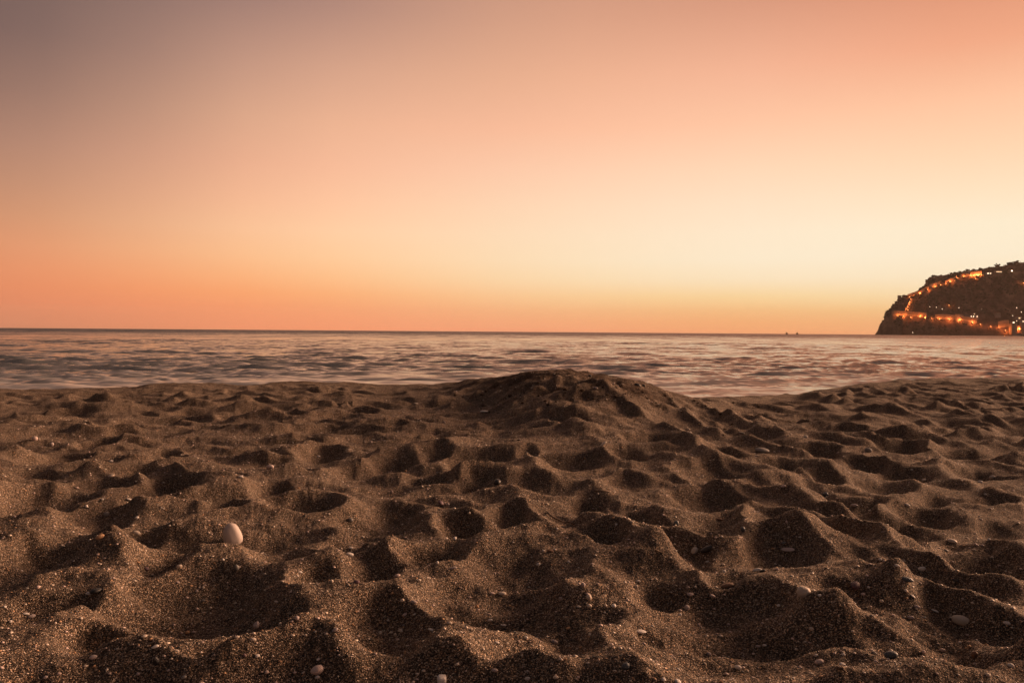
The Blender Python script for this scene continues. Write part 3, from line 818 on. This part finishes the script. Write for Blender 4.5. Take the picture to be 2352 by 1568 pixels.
def house(cx_, cy_, w, h, label, wins):
    p = hill_hit(cx_, cy_)
    root = empty('house', p, label, 'house', 'houses on the headland slope')
    bm = bmesh.new(); box_bm(bm, (-w / 2, -4, -5), (w / 2, 5, h)); bm_obj('wall', bm, plaster, root)
    bm = bmesh.new()
    v = [bm.verts.new(c) for c in ((-w/2-.5,-4.5,h+.02),(w/2+.5,-4.5,h+.02),(w/2+.5,5.5,h+.02),(-w/2-.5,5.5,h+.02),(-w/2+2,.5,h+2.4),(w/2-2,.5,h+2.4))]
    for f in ((0,1,5,4),(1,2,5),(2,3,4,5),(3,0,4),(3,2,1,0)): bm.faces.new([v[i] for i in f])
    bm_obj('roof', bm, roof_tile, root)
    for (wx_, wz_, lit) in wins:
        bm = bmesh.new(); box_bm(bm, (wx_ - .8, -4.12, wz_ - .8), (wx_ + .8, -4.003, wz_ + .8))
        bm_obj('window', bm, white_glow if lit == 2 else (win_glow if lit else metal_dark), root)
for a_, b_, w, h, lab, wins in [
    (1590,985,13,7,'house with two white lit windows above the wall end',[(-3.5,3,2),(2.5,3,2),(5,5.5,0)]),
    (1650,985,9,7,'small house with one white lit window beside it',[(1,3,2),(-2.5,3,0)]),
    (1610,950,11,6,'house with an orange lit window one row higher',[(1,3,1),(-3,3,0),(4,3.5,0)]),
    (1835,355,16,5,'long low building with white lit windows under the ridge',[(-5,2.5,2),(-2,2.5,2),(3.5,2.5,2),(6,2.5,0)]),
    (1980,332,18,5,'long low building with a row of dim lit windows near the summit',[(-7,2.5,1),(-4,2.5,1),(-1,2.5,1),(2,2.5,1),(5,2.5,1)]),
    (2270,1012,14,8,'pale house with a wide lit window above the bastion',[(-1,3.5,1),(1.2,3.5,1),(-5,3,0)]),
    (2185,1080,12,8,'house with a pair of white lit windows over the round tower',[(-1.2,4,2),(1.2,4,2),(4,4,0)]),
    (1960,960,14,8,'unlit pale house on the dark slope above the harbour',[(-4,4,0),(0,4,0),(4,4,0)]),
    (1430,975,12,6,'unlit pale house above the middle of the lower wall',[(-3,3,0),(3,3,0)]),
    (2335,1065,12,8,'house at the right edge with one lit window',[(-2,4,2),(2,4,0)]),
    (1520,965,11,6,'unlit house left of the lit window pair',[(-2,3,0),(2,3,0)]),
    (2240,1232,18,4,'low pale boathouse at the waterline below the bastion',[(-5,2,0),(0,2,0),(5,2,0)])]:
    house(a_, b_, w, h, lab, wins)

# ------------------------------------------------------------------ two boats on the horizon
hull_m = simple('boat_hull_paint', (.06, .04, .035), .5)
sail_m = simple('dark_sailcloth', (.07, .045, .035), .9)
def boat(px, label, flip):
    a, _ = az_dep(px, 765)
    r = 1900.0
    root = empty('sailing_boat', (r * math.sin(a), r * math.cos(a), SEA_Z), label, 'boat', 'boats on the horizon')
    bm = bmesh.new(); rows = []
    for i in range(9):
        u = i / 8; x = -3.4 + 6.8 * u; w = 1.15 * math.sin(math.pi * (0.12 + .86 * u)) ** .6; sh = .9 + .35 * (2 * u - 1) ** 2
        rows.append([bm.verts.new((x, s * w * k, z)) for s, k, z in ((-1, 1, sh), (-1, .7, .1), (0, 1, -.4), (1, .7, .1), (1, 1, sh))])
    for p_, q_ in zip(rows, rows[1:]):
        for k in range(4): bm.faces.new((p_[k], q_[k], q_[k + 1], p_[k + 1]))
        bm.faces.new((p_[0], p_[4], q_[4], q_[0]))
    bm.faces.new(rows[0]); bm.faces.new(rows[-1][::-1])
    bm_obj('hull', bm, hull_m, root)
    bm = bmesh.new(); box_bm(bm, (-1.2, -.6, 1.0), (.6, .6, 1.7)); bm_obj('cabin', bm, hull_m, root)
    bm = bmesh.new(); bmesh.ops.create_cone(bm, cap_ends=True, segments=8, radius1=.09, radius2=.05, depth=5.2)
    bmesh.ops.translate(bm, verts=bm.verts, vec=(.3, 0, 3.4)); bm_obj('mast', bm, hull_m, root)
    for nm, tri in (('mainsail', ((.2, 1.5), (-2.6 * flip + 0, 1.5), (.2, 5.8))), ('jib', ((.5, 1.4), (2.9 * flip, 1.2), (.45, 5.0)))):
        bm = bmesh.new(); lay = []
        for off in (-.03, .03):
            lay.append([bm.verts.new((x, off + .12 * (z - 1.5) * .2, z)) for x, z in tri])
        bm.faces.new(lay[0]); bm.faces.new(lay[1][::-1])
        for k in range(3): bm.faces.new((lay[0][k], lay[0][(k + 1) % 3], lay[1][(k + 1) % 3], lay[1][k]))
        bm_obj(nm, bm, sail_m, root)
boat(1807, 'left of the two tiny dark sailing boats on the horizon', 1)
boat(1831, 'right of the two tiny dark sailing boats, nearer the headland', 1)

# ------------------------------------------------------------------ pebbles and shells
PM = {}
def pm(key, c, rough=.6):
    PM[key] = simple('stone_' + key, c, rough, .22, 60, .0006)
pm('cream', (.72,.63,.54)); pm('white', (.82,.78,.74)); pm('pink', (.66,.53,.49)); pm('greypink', (.48,.41,.40)); pm('grey', (.28,.27,.26))
pm('dark', (.045,.045,.048), .45); pm('bluegrey', (.10,.12,.14), .5); pm('tan', (.62,.38,.22)); pm('brown', (.24,.14,.09)); pm('purple', (.16,.10,.12))
pm('pale', (.70,.61,.57)); pm('wood', (.16,.11,.08), .9)
def base_stone(seed, kind):
    g = np.random.default_rng(seed)
    bm = bmesh.new(); bmesh.ops.create_icosphere(bm, subdivisions=3, radius=1)
    ph = g.uniform(0, 6, 6)
    for v in bm.verts:
        c = v.co
        if kind == 'cube':
            p_ = 3.2; n_ = (abs(c.x) ** p_ + abs(c.y) ** p_ + abs(c.z) ** p_) ** (1 / p_); c /= n_
        if kind == 'pear':
            n_ = (abs(c.x) ** 2.5 + abs(c.y) ** 2.5 + abs(c.z) ** 2.5) ** .4; c /= n_
            c.x = c.x * (1 - .17 * c.z) + .10 * c.z * c.z; c.y *= 1 - .17 * c.z
        if kind == 'angular':
            p_ = 2.2; c.x = round(c.x * p_ , 0) / p_ * .4 + c.x * .6; c.z = round(c.z * p_, 0) / p_ * .45 + c.z * .55
        if kind == 'shell' and c.z < 0: c.z *= .25
        amp = .04 if kind in ('pear', 'cube') else .09
        k = 1 + amp * (math.sin(2.1 * c.x + ph[0]) + math.sin(2.6 * c.y + ph[1]) + math.sin(2.3 * c.z + ph[2])) + .02 * math.sin(7 * c.x + 5 * c.y + ph[3])
        if kind == 'shell': k *= 1 + .035 * math.sin(14 * math.atan2(c.y, c.x + 1.2))
        c *= k
    me_ = bpy.data.meshes.new('pebble'); bm.to_mesh(me_); bm.free()
    for p_ in me_.polygons: p_.use_smooth = True
    return me_
BASES = {'round': [base_stone(s, 'round') for s in (1, 2, 3, 4, 5)], 'pear': [base_stone(6, 'pear')], 'cube': [base_stone(7, 'cube')],
         'shell': [base_stone(8, 'shell'), base_stone(9, 'shell')], 'angular': [base_stone(s, 'angular') for s in (10, 11)]}
MESHM = {}
def stone_mesh(kind, i, col):
    key = (kind, i % len(BASES[kind]), col)
    if key not in MESHM:
        m_ = BASES[kind][key[1]].copy(); m_.materials.clear(); m_.materials.append(PM[col]); MESHM[key] = m_
    return MESHM[key]
cnt = 0
def pebble(px, py, w, h, col, label, kind='round', tilt=0, name='pebble', cat='pebble', group=None, sink=.12, thick=None):
    """px,py centre and w,h size in picture units; tilt in degrees in the picture plane (counter-clockwise)"""
    global cnt
    w *= .88; h *= .88
    hit = sand_hit(px, py + h * .34)
    if hit is None: return None
    x, y, z = hit
    D = math.sqrt(x * x + y * y + (CAM_H - z) ** 2)
    a = w / 2 / FPX * D; c = h / 2 / FPX * D
    o = bpy.data.objects.new(name, stone_mesh(kind, cnt, col)); COL.objects.link(o)
    n_ = sand_n(x, y)
    if thick is None: thick = min(a, c) if a < c else (a + c) / 2
    if h > w * 1.05: b = min(a, c) * .9; sx, sy, sz = a, b, c
    else:
        b = max(c * 1.2, a * .62); sx, sy, sz = a, b, c * .92
    view_az = math.atan2(x, y)
    rot = Matrix.Rotation(-view_az, 3, 'Z') @ Matrix.Rotation(math.radians(-tilt), 3, 'Y')
    if tilt == 0 and kind != 'pear':
        q = Vector((0, 0, 1)).rotation_difference(n_.lerp(Vector((0, 0, 1)), .4)).to_matrix()
        rot = q @ Matrix.Rotation(-view_az + random.uniform(-.3, .3), 3, 'Z')
    o.rotation_euler = rot.to_euler(); o.scale = (sx, sy, sz)
    o.location = (x, y, z + sz * (1 - sink * 2) * .8)
    cnt += 1
    tag(o, label, cat, group)
    return o
def S4(x, y): return x * .3593, 1004.9 + y * .3593
def S5(x, y): return 784.4 + x * .3593, 1004.9 + y * .3593
def S6(x, y): return 1568.8 + x * .3593, 1004.9 + y * .3593
def S1_(x, y): return x * .3335, 735 + y * .3335
def S2_(x, y): return 784.4 + x * .3335, 735 + y * .3335
def S3_(x, y): return 1568.8 + x * .3335, 735 + y * .3335
ST = [
 (S4,1485,618,108,160,'pale','largest stone, smooth pinkish grey, standing upright left of centre','pear',15),
 (S4,640,633,54,28,'tan','orange tan pebble lying on a lit crest left of the big upright stone','round',15),
 (S4,872,608,52,27,'cream','oval pinkish white pebble between the tan pebble and the big upright stone','round',-25),
 (S4,1725,187,52,38,'pink','rounded pink pebble on the lit rise above the big upright stone','round',0),
 (S4,1540,248,34,17,'white','small flat white pebble just below left of the rounded pink pebble','round',0),
 (S4,713,243,36,18,'cream','small cream pebble on the lit band in the upper left sand','round',0),
 (S4,710,150,28,16,'white','tiny white pebble above the cream one in the upper left sand','round',0),
 (S1_,238,815,38,28,'pink','pale pink pebble near the left edge, upper of a pair','round',0),
 (S1_,355,856,26,30,'greypink','upright greyish pebble just right below the pale pink one at left','round',0),
 (S4,680,487,36,38,'grey','grey pebble inside a shaded hollow on the left','round',0),
 (S4,652,395,26,20,'grey','small grey pebble at the rim above the shaded hollow on the left','round',0),
 (S4,825,393,38,14,'white','thin white flake lying slanted on the sand at left','shell',-20),
 (S4,552,438,20,16,'white','tiny round white pebble at the left hollow rim','round',0),
 (S4,873,510,24,17,'white','tiny white pebble above the oval pinkish white one','round',0),
 (S4,567,993,34,25,'white','small bright white pebble touching a dark stone in lower left','round',-15),
 (S4,615,978,68,36,'dark','dark flat stone behind a small bright white pebble in lower left','round',8),
 (S4,1512,830,34,38,'grey','grey upright pebble directly below the big upright stone','round',0),
 (S4,1145,820,36,18,'cream','cream pebble on the dark sand left below the big upright stone','round',0),
 (S4,1425,778,18,17,'white','tiny white pebble left below the big upright stone','round',0),
 (S4,1767,1047,32,18,'cream','small cream pebble on the right rim of the biggest dark hollow','round',-25),
 (S4,1635,1205,38,68,'greypink','long greyish shell standing tilted inside the biggest dark hollow','shell',-28),
 (S4,165,1123,34,12,'white','thin white shell chip near the lower left edge','shell',0),
 (S4,200,1141,44,20,'greypink','pinkish flat pebble just right of the thin white chip','round',0),
 (S4,990,1335,44,20,'white','white oval pebble on the crest near the bottom left, left of a smaller twin','round',0),
 (S4,1130,1358,34,18,'cream','cream pebble right of the white oval near the bottom left','round',0),
 (S4,925,1267,34,18,'cream','cream pebble above the white oval near the bottom left','round',0),
 (S4,1897,1150,32,26,'greypink','greyish pebble on the slope right of the biggest dark hollow','round',0),
 (S4,2140,1227,46,20,'greypink','slanted long grey pebble near the lower middle left','round',25),
 (S4,2025,1482,84,60,'pink','large cream pebble at the bottom, left of the square white stone','round',0),
 (S4,68,1172,20,17,'white','tiny white pebble at the lower left edge','round',0),
 (S4,520,1153,20,16,'cream','tiny cream pebble below the dark flat stone in lower left','round',0),
 (S4,2120,915,24,20,'cream','tiny cream pebble right of the small white sliver','round',0),
 (S4,1920,857,30,12,'white','small white sliver at the end of a crest, upper right of the dark hollow','shell',0),
 (S4,995,1425,40,62,'dark','dark angular stone standing up near the bottom left','angular',0),
 (S4,1562,1388,24,26,'purple','small purplish pebble near the bottom crest','round',0),
 (S4,938,838,34,24,'purple','purplish pebble on dark sand left below the big upright stone','round',0),
 (S4,975,876,24,14,'cream','tiny cream pebble beside the purplish one','round',-20),
 (S4,2035,118,26,12,'white','tiny white pebble on the far left middle slope','round',0),
 (S5,1675,42,62,30,'cream','pale elongated shell leaning on a crest right of centre','shell',42),
 (S5,995,278,54,54,'dark','round black stone on the rim of a hollow at the centre','round',0),
 (S5,635,418,46,38,'purple','dark purple shell on the sand left of centre','shell',-30),
 (S5,680,425,24,20,'greypink','small grey pebble right beside the dark purple shell','round',0),
 (S5,57,525,38,30,'grey','grey oval pebble left of the wide hollow at the centre left','round',0),
 (S5,50,745,54,32,'white','bright white oval pebble left of centre','round',0),
 (S5,817,480,18,24,'cream','tiny upright cream pebble above the centre crest','round',0),
 (S5,726,642,26,26,'white','small white pebble just left of the picture centre line','round',30),
 (S5,1257,808,32,18,'white','small white chip inside the central shaded hollow','round',25),
 (S5,612,797,20,20,'white','tiny white pebble on the dark slope left of centre','round',0),
 (S5,710,832,56,20,'greypink','flat greyish pink pebble left of the central hollow','round',10),
 (S5,497,908,26,20,'cream','small cream pebble below left of the flat greyish one','round',0),
 (S5,360,880,38,24,'pink','pink pebble on dark sand in the lower middle','round',0),
 (S5,95,920,46,24,'purple','purple brown pebble on dark sand, lower middle left','round',0),
 (S5,460,1048,48,22,'greypink','greyish oval pebble below the pink one','round',0),
 (S5,387,1038,30,22,'cream','small cream pebble left of the greyish oval one','round',0),
 (S5,1028,992,54,30,'cream','cream domed pebble sitting on the crest below the central hollow','round',0),
 (S5,965,993,36,18,'pink','smaller pinkish pebble just left of the cream domed one','round',0),
 (S5,1545,938,32,28,'greypink','greyish pebble topmost of the row down the lower right slope','round',0),
 (S5,1580,1018,38,38,'cream','cream round pebble in the row down the lower right slope','round',0),
 (S5,1583,1073,34,28,'cream','cream pebble below the round one in the same row','round',0),
 (S5,1740,1070,34,28,'white','white pebble right of the row on the lower right slope','round',0),
 (S5,1690,1073,18,24,'cream','narrow upright pebble just left of the white one on the slope','round',0),
 (S5,1400,1027,28,22,'greypink','small grey pebble on the dark face left of the pebble row','round',0),
 (S5,1882,953,26,28,'cream','small upright cream pebble left of the round shaded hollow','round',0),
 (S5,1895,914,30,14,'white','flat white chip above the small upright cream pebble','round',0),
 (S5,2140,542,36,40,'bluegrey','round blue grey stone right of centre','round',0),
 (S5,1912,1237,80,24,'white','long flat white stone in the lower middle right','round',-4),
 (S5,1362,1303,54,26,'greypink','greyish pink flat pebble in the dark lower middle','round',0),
 (S5,948,1165,36,16,'white','small white flake in the dark sand of the lower middle','round',10),
 (S5,992,1307,34,16,'white','small white flake on the crest below the other flake','round',0),
 (S5,572,1227,46,24,'white','white pointed shell in the lower middle left','shell',-22),
 (S5,1815,1458,54,44,'bluegrey','dark grey angular stone near the bottom right of centre','angular',0),
 (S5,375,1228,36,16,'cream','cream flat pebble left of the white pointed shell','round',0),
 (S5,977,1485,46,22,'greypink','greyish flat pebble near the bottom centre','round',0),
 (S5,342,1258,20,24,'cream','tiny upright cream pebble below the flat cream one','round',0),
 (S5,642,1543,66,62,'white','square white stone cut by the bottom edge of the photo','cube',4),
 (S5,2150,1558,44,32,'white','white stone cut by the bottom edge, right of centre','round',0),
 (S5,2165,1130,24,22,'white','tiny white pebble right above the long flat white stone','round',0),
 (S5,1335,722,52,18,'brown','dark brown flat pebble above the central hollow','round',-12),
 (S5,1362,713,18,15,'white','tiny white pebble resting on the dark brown flat one','round',0),
 (S5,322,345,20,32,'pink','small upright pink pebble on the left middle slope','round',0),
 (S6,510,82,92,44,'grey','wide grey flat stone half buried in the upper right sand','round',0),
 (S6,1183,80,48,30,'grey','grey dome shaped stone further right in the upper right sand','round',0),
 (S6,120,250,22,26,'cream','small cream pebble on the dark slope right of centre','round',0),
 (S6,910,362,36,34,'bluegrey','round green grey stone in the diagonal valley at right','round',0),
 (S6,640,308,36,20,'pink','small pinkish pebble above the diagonal valley','round',0),
 (S6,1543,271,25,22,'cream','cream pebble at the right end of a dark hollow, upper right','round',0),
 (S6,1435,430,34,16,'white','flat white pebble left of a small hollow at right','round',0),
 (S6,1900,282,30,17,'white','flat white pebble on a far crest near the right edge','round',0),
 (S6,1093,432,44,24,'greypink','greyish pebble at the left rim of a round hollow at right','round',0),
 (S6,1722,658,56,34,'cream','cream oval pebble on the back rim of a round dark hollow at right','round',-10),
 (S6,1685,722,28,18,'grey','grey pebble at the front rim of the same round hollow','round',0),
 (S6,1527,837,48,24,'white','bright white oval pebble on the slope at right','round',18),
 (S6,72,720,40,46,'white','pale pebble leaning against a flat dark stone','round',-30),
 (S6,148,710,90,36,'dark','flat dark stone with a pale pebble at its left end','round',0),
 (S6,1430,902,80,40,'bluegrey','dark blue grey oval stone in the shaded valley at right','round',-5),
 (S6,475,845,60,30,'white','white shell fragment with a dark chip beside it','shell',10),
 (S6,508,850,44,20,'dark','dark chip right beside the white shell fragment','angular',0),
 (S6,262,853,26,20,'white','small white pebble left of the shell fragment','round',0),
 (S6,768,985,86,76,'cream','large cracked pale stone in the lower right, brightest of that area','angular',-15),
 (S6,283,940,92,38,'brown','flat orange brown stone left of the cracked pale stone','round',0),
 (S6,1105,945,56,58,'purple','greyish purple stone half buried on the slope, right of the cracked one','round',25),
 (S6,1780,1168,110,54,'cream','large smooth cream stone on a crest near the right edge','round',-8),
 (S6,350,1466,46,26,'white','white pebble near the bottom edge at right','round',0),
 (S6,1325,1388,80,54,'bluegrey','dark blue grey stone in the deep shadow at the bottom right','round',0),
 (S6,870,1428,60,36,'pink','pinkish white stone near the bottom right','round',0),
 (S6,1020,1447,36,22,'white','small white pebble right of the pinkish white stone','round',0),
 (S6,820,1220,30,22,'cream','small cream pebble in the lower right hollow edge','round',0),
 (S6,670,712,90,13,'pink','long thin pink flake lying on the slope at right','shell',0),
 (S6,662,540,16,30,'pink','narrow upright pink chip in the diagonal valley','shell',15),
 (S6,235,520,42,22,'brown','brownish pebble on the crest right of centre','round',0),
 (S6,385,585,30,40,'bluegrey','dark bluish stone on the slope right of centre','round',0),
 (S6,1455,1148,44,20,'greypink','greyish pebble on the crest left of the large smooth cream stone','round',0),
 (S6,1495,1080,40,20,'greypink','greyish pink pebble above the crest with the large smooth stone','round',-10),
 (S6,1610,1105,42,16,'white','flat white chip just left above the large smooth cream stone','shell',-15),
 (S6,1470,1013,34,14,'white','thin white chip on the diagonal crest at right','shell',-30),
 (S6,1270,1043,26,16,'cream','tiny cream pebble below the shaded diagonal valley','round',0),
 (S6,1370,817,36,15,'white','flat white pebble on the diagonal crest above the dark blue stone','round',-12),
 (S6,1862,1385,34,36,'brown','brownish stone in shadow near the right bottom','round',-30),
 (S6,165,1380,30,26,'greypink','greyish pebble in the deep shadow, bottom right of centre','round',0),
 (S6,610,1070,24,18,'white','tiny white pebble below the cracked pale stone','round',0),
 (S6,190,1010,38,20,'pink','pinkish flat pebble below the flat orange brown stone','round',-15),
 (S6,25,1085,38,34,'greypink','greyish round pebble on the big lit slope in the lower middle','round',0),
 (S6,1975,252,36,20,'cream','cream pebble on a far crest, nearest the right edge','round',0),
 (S6,1185,955,17,15,'white','tiny white pebble in the dark end of the diagonal valley','round',0),
 (S6,1150,997,28,18,'pink','small pink pebble below the half buried purple stone','round',0),
 (S6,1740,908,44,16,'dark','dark sliver on the far side of the second diagonal ridge','angular',-15),
 (S6,1268,1043,24,16,'cream','tiny cream pebble under the diagonal valley end','round',0),
 (S2_,980,627,62,18,'white','rough white shell fragment in front of the mound','shell',0),
 (S2_,1748,467,36,20,'greypink','greyish stone on the front of the dark mound','round',0),
 (S2_,305,551,15,13,'cream','tiny cream pebble on the far sand left of the mound','round',0),
 (S2_,515,575,34,12,'cream','flat cream chip on the sand left of the mound','round',0),
 (S2_,790,491,14,14,'greypink','tiny greyish pebble at the left foot of the mound','round',0),
 (S2_,705,702,28,14,'greypink','grey chip on a crest in front of the mound, left','round',0),
 (S2_,1220,825,26,14,'dark','small black pebble on the sand below the mound','round',0),
 (S2_,1710,383,24,18,'dark','black clod sitting in the notch on top of the mound','angular',0),
 (S2_,2036,444,54,26,'dark','largest dark clod on the right shoulder of the mound','angular',0),
 (S2_,2080,450,26,20,'dark','smaller dark clod right of the largest one on the mound','angular',0),
 (S3_,845,803,28,22,'white','white pebble on the sand right of the mound','round',0),
 (S3_,402,776,44,17,'grey','grey flat pebble on the sand right of the mound foot','round',-10),
 (S3_,45,771,34,14,'cream','flat cream pebble below the right end of the mound','round',0),
 (S3_,40,750,22,14,'cream','tiny cream pebble just above the flat cream one','round',0),
]
for i, (fn, x, y, w, h, col, lab, kd, tl) in enumerate(ST):
    s_ = .3335 if fn in (S1_, S2_, S3_) else .3593
    px, py = fn(x, y)
    nm = 'shell' if kd == 'shell' else ('stone' if w > 50 else 'pebble')
    pebble(px, py, w * s_, h * s_, col, lab, kd, tl, nm, {'shell': 'shell', 'stone': 'stone', 'pebble': 'pebble'}[nm])

def twig(p1, p2, label, rad=.002):
    h1 = sand_hit(*p1); h2 = sand_hit(*p2)
    A = Vector(h1); B = Vector(h2); n_ = 14
    bm = bmesh.new(); rings = []
    ax = (B - A).normalized(); s1 = ax.cross(Vector((0, 0, 1))).normalized(); s2 = s1.cross(ax)
    for i in range(n_ + 1):
        u = i / n_; p = A.lerp(B, u)
        p.z = .5 * p.z + .5 * sand_z(p.x, p.y) + rad * 1.2; p += s1 * .003 * math.sin(u * 9)
        rr = rad * (1 - .5 * u)
        rings.append([bm.verts.new(p - A + s1 * rr * math.cos(k * 1.0472) + s2 * rr * math.sin(k * 1.0472)) for k in range(6)])
    for a_, b_ in zip(rings, rings[1:]):
        for k in range(6): bm.faces.new((a_[k], a_[(k + 1) % 6], b_[(k + 1) % 6], b_[k]))
    bm.faces.new(rings[0]); bm.faces.new(rings[-1])
    o = bm_obj('twig', bm, PM['wood'], None, A, True); tag(o, label, 'twig')
twig(S5(1318, 482), S5(1490, 556), 'thin dark stick half buried on a slope above the centre', .0032)
twig(S5(2005, 722), S5(2085, 760), 'short dark twig on a crest right of centre', .0026)
twig(S5(1620, 345), S5(1715, 353), 'small pale twig on the sand above the centre right', .0026)
twig(S5(0, 232), S5(40, 236), 'tiny twig at the middle left', .0024)
twig(S6(985, 1480), S6(1045, 1510), 'dark bark chip near the bottom right', .004)

# small loose pebbles: the ones that show largest are things of their own
g2 = np.random.default_rng(21)
WORD = {'cream': 'cream', 'white': 'white', 'pink': 'pinkish', 'greypink': 'greyish pink', 'grey': 'grey', 'tan': 'orange tan'}
GRP = 'tiny loose pebbles scattered over the sand'
n_small = 0
colc = ['cream', 'cream', 'white', 'white', 'pink', 'pink', 'greypink', 'grey', 'tan']
while n_small < 230:
    px = g2.uniform(-20, 2372); py = 985 + 585 * g2.random() ** .62
    s_ = 3.4 * (0.55 + (py - 985) / 585) * float(np.clip(g2.lognormal(0, .28), .6, 2.0))
    cc_ = str(g2.choice(colc))
    zone = ('far', 'middle distance', 'nearest')[0 if py < 1120 else (1 if py < 1320 else 2)] + ' sand at the ' + ('left', 'left of centre', 'right of centre', 'right')[int(min(3, max(0, px // 588)))]
    o = pebble(px, py, s_ * g2.uniform(1.3, 2.1), s_ * g2.uniform(.9, 1.15), cc_, 'tiny %s loose pebble on the %s' % (WORD[cc_], zone), 'round', 0, 'pebble', 'pebble', GRP)
    if o: n_small += 1

# coarse grit: uncountable
NG = 15000
bm = bmesh.new(); bmesh.ops.create_icosphere(bm, subdivisions=1, radius=1); bm.free()
bv = np.array([(1,0,0),(0,1,0),(-1,0,0),(0,-1,0),(.1,.1,1),(-.1,0,-1)], float); bf = np.array([(0,1,4),(1,2,4),(2,3,4),(3,0,4),(1,0,5),(2,1,5),(3,2,5),(0,3,5)])
def grit(name, n_, mat, lo, hi, rmin, rmax, seed, label):
    g = np.random.default_rng(seed)
    V = []; Fc = []
    pr = g.random(n_); rr = rmin + (rmax - rmin) * pr ** 1.3
    aa = g.uniform(-.68, .68, n_)
    # clumping
    for k in range(n_):
        r, a = rr[k], aa[k]
        x, y = r * math.sin(a), r * math.cos(a)
        s_ = min(lo * (g.pareto(2.6) + 1), hi) * (0.8 + .16 * r)
        z = sand_z(x, y)
        v = bv * np.array([s_ * g.uniform(.9, 1.6), s_ * g.uniform(.9, 1.3), s_ * g.uniform(.45, .8)]) * (1 + g.uniform(-.12, .12, (len(bv), 1)))
        c, s = math.cos(k), math.sin(k)
        v = np.stack([v[:, 0] * c - v[:, 1] * s, v[:, 0] * s + v[:, 1] * c, v[:, 2]], -1) + np.array([x, y, z + s_ * .15])
        V.append(v); Fc.append(bf + k * len(bv))
    o = link(name, fast_mesh(name, np.concatenate(V), np.concatenate(Fc)), mat); tag(o, label, 'grit', kind='stuff')
grit('pale_grit', 11000, PM['cream'], .0013, .0042, 1.0, 6.5, 41, 'pale coarse grit and shell crumbs mixed into the sand')
grit('rosy_grit', 7000, PM['pink'], .0013, .0042, 1.0, 6.0, 42, 'rosy coarse grit mixed into the sand')
grit('dark_grit', 4000, PM['dark'], .0013, .0032, 1.0, 6.0, 43, 'dark coarse grit mixed into the sand')
grit('tan_grit', 7000, PM['tan'], .0012, .003, 1.0, 6.0, 44, 'tan coarse grit mixed into the sand')

# ------------------------------------------------------------------ air
bm = bmesh.new(); box_bm(bm, (-9400, -300, -3.8), (9400, 9400, 250))
hm = bpy.data.materials.new('thin_sea_haze'); hm.use_nodes = True
ht = hm.node_tree; ht.nodes.clear()
pv = ht.nodes.new('ShaderNodeVolumePrincipled'); pv.inputs['Density'].default_value = 4.0e-5; pv.inputs['Color'].default_value = (.98, .80, .72, 1)
ho = ht.nodes.new('ShaderNodeOutputMaterial'); ht.links.new(pv.outputs[0], ho.inputs['Volume'])
tag(bm_obj('haze', bm, hm), 'thin warm haze over the sea', kind='stuff')

# clods of damp sand broken off the mound
V = []; Fc = []; gk = np.random.default_rng(77); k = 0
for _ in range(900):
    px, py = gk.uniform(1020, 1790), 0
    py = np.interp(px, [1020, 1300, 1600, 1790], [885, 866, 915, 935]) + abs(gk.normal(0, 38))
    h_ = sand_hit(px, py)
    if h_ is None or k >= 260: continue
    s_ = min(.0042 * (gk.pareto(2.0) + 1), .018)
    v = bv * 1.0 * np.array([s_ * gk.uniform(.9, 1.6), s_ * gk.uniform(.8, 1.3), s_ * gk.uniform(.5, .9)]) * (1 + gk.uniform(-.25, .25, (len(bv), 1)))
    c, sn = math.cos(k), math.sin(k)
    v = np.stack([v[:, 0] * c - v[:, 1] * sn, v[:, 0] * sn + v[:, 1] * c, v[:, 2]], -1) + np.array(h_)
    V.append(v); Fc.append(bf + k * len(bv)); k += 1
clod_me = fast_mesh('sand_clods', np.concatenate(V), np.concatenate(Fc), False)
ca_ = clod_me.attributes.new('damp', 'FLOAT', 'POINT'); ca_.data.foreach_set('value', np.full(len(clod_me.vertices), .6, dtype=np.float32))
tag(link('sand_clods', clod_me, sand_mat), 'small dark clods of damp sand crumbled over the mound', 'clods', kind='stuff')
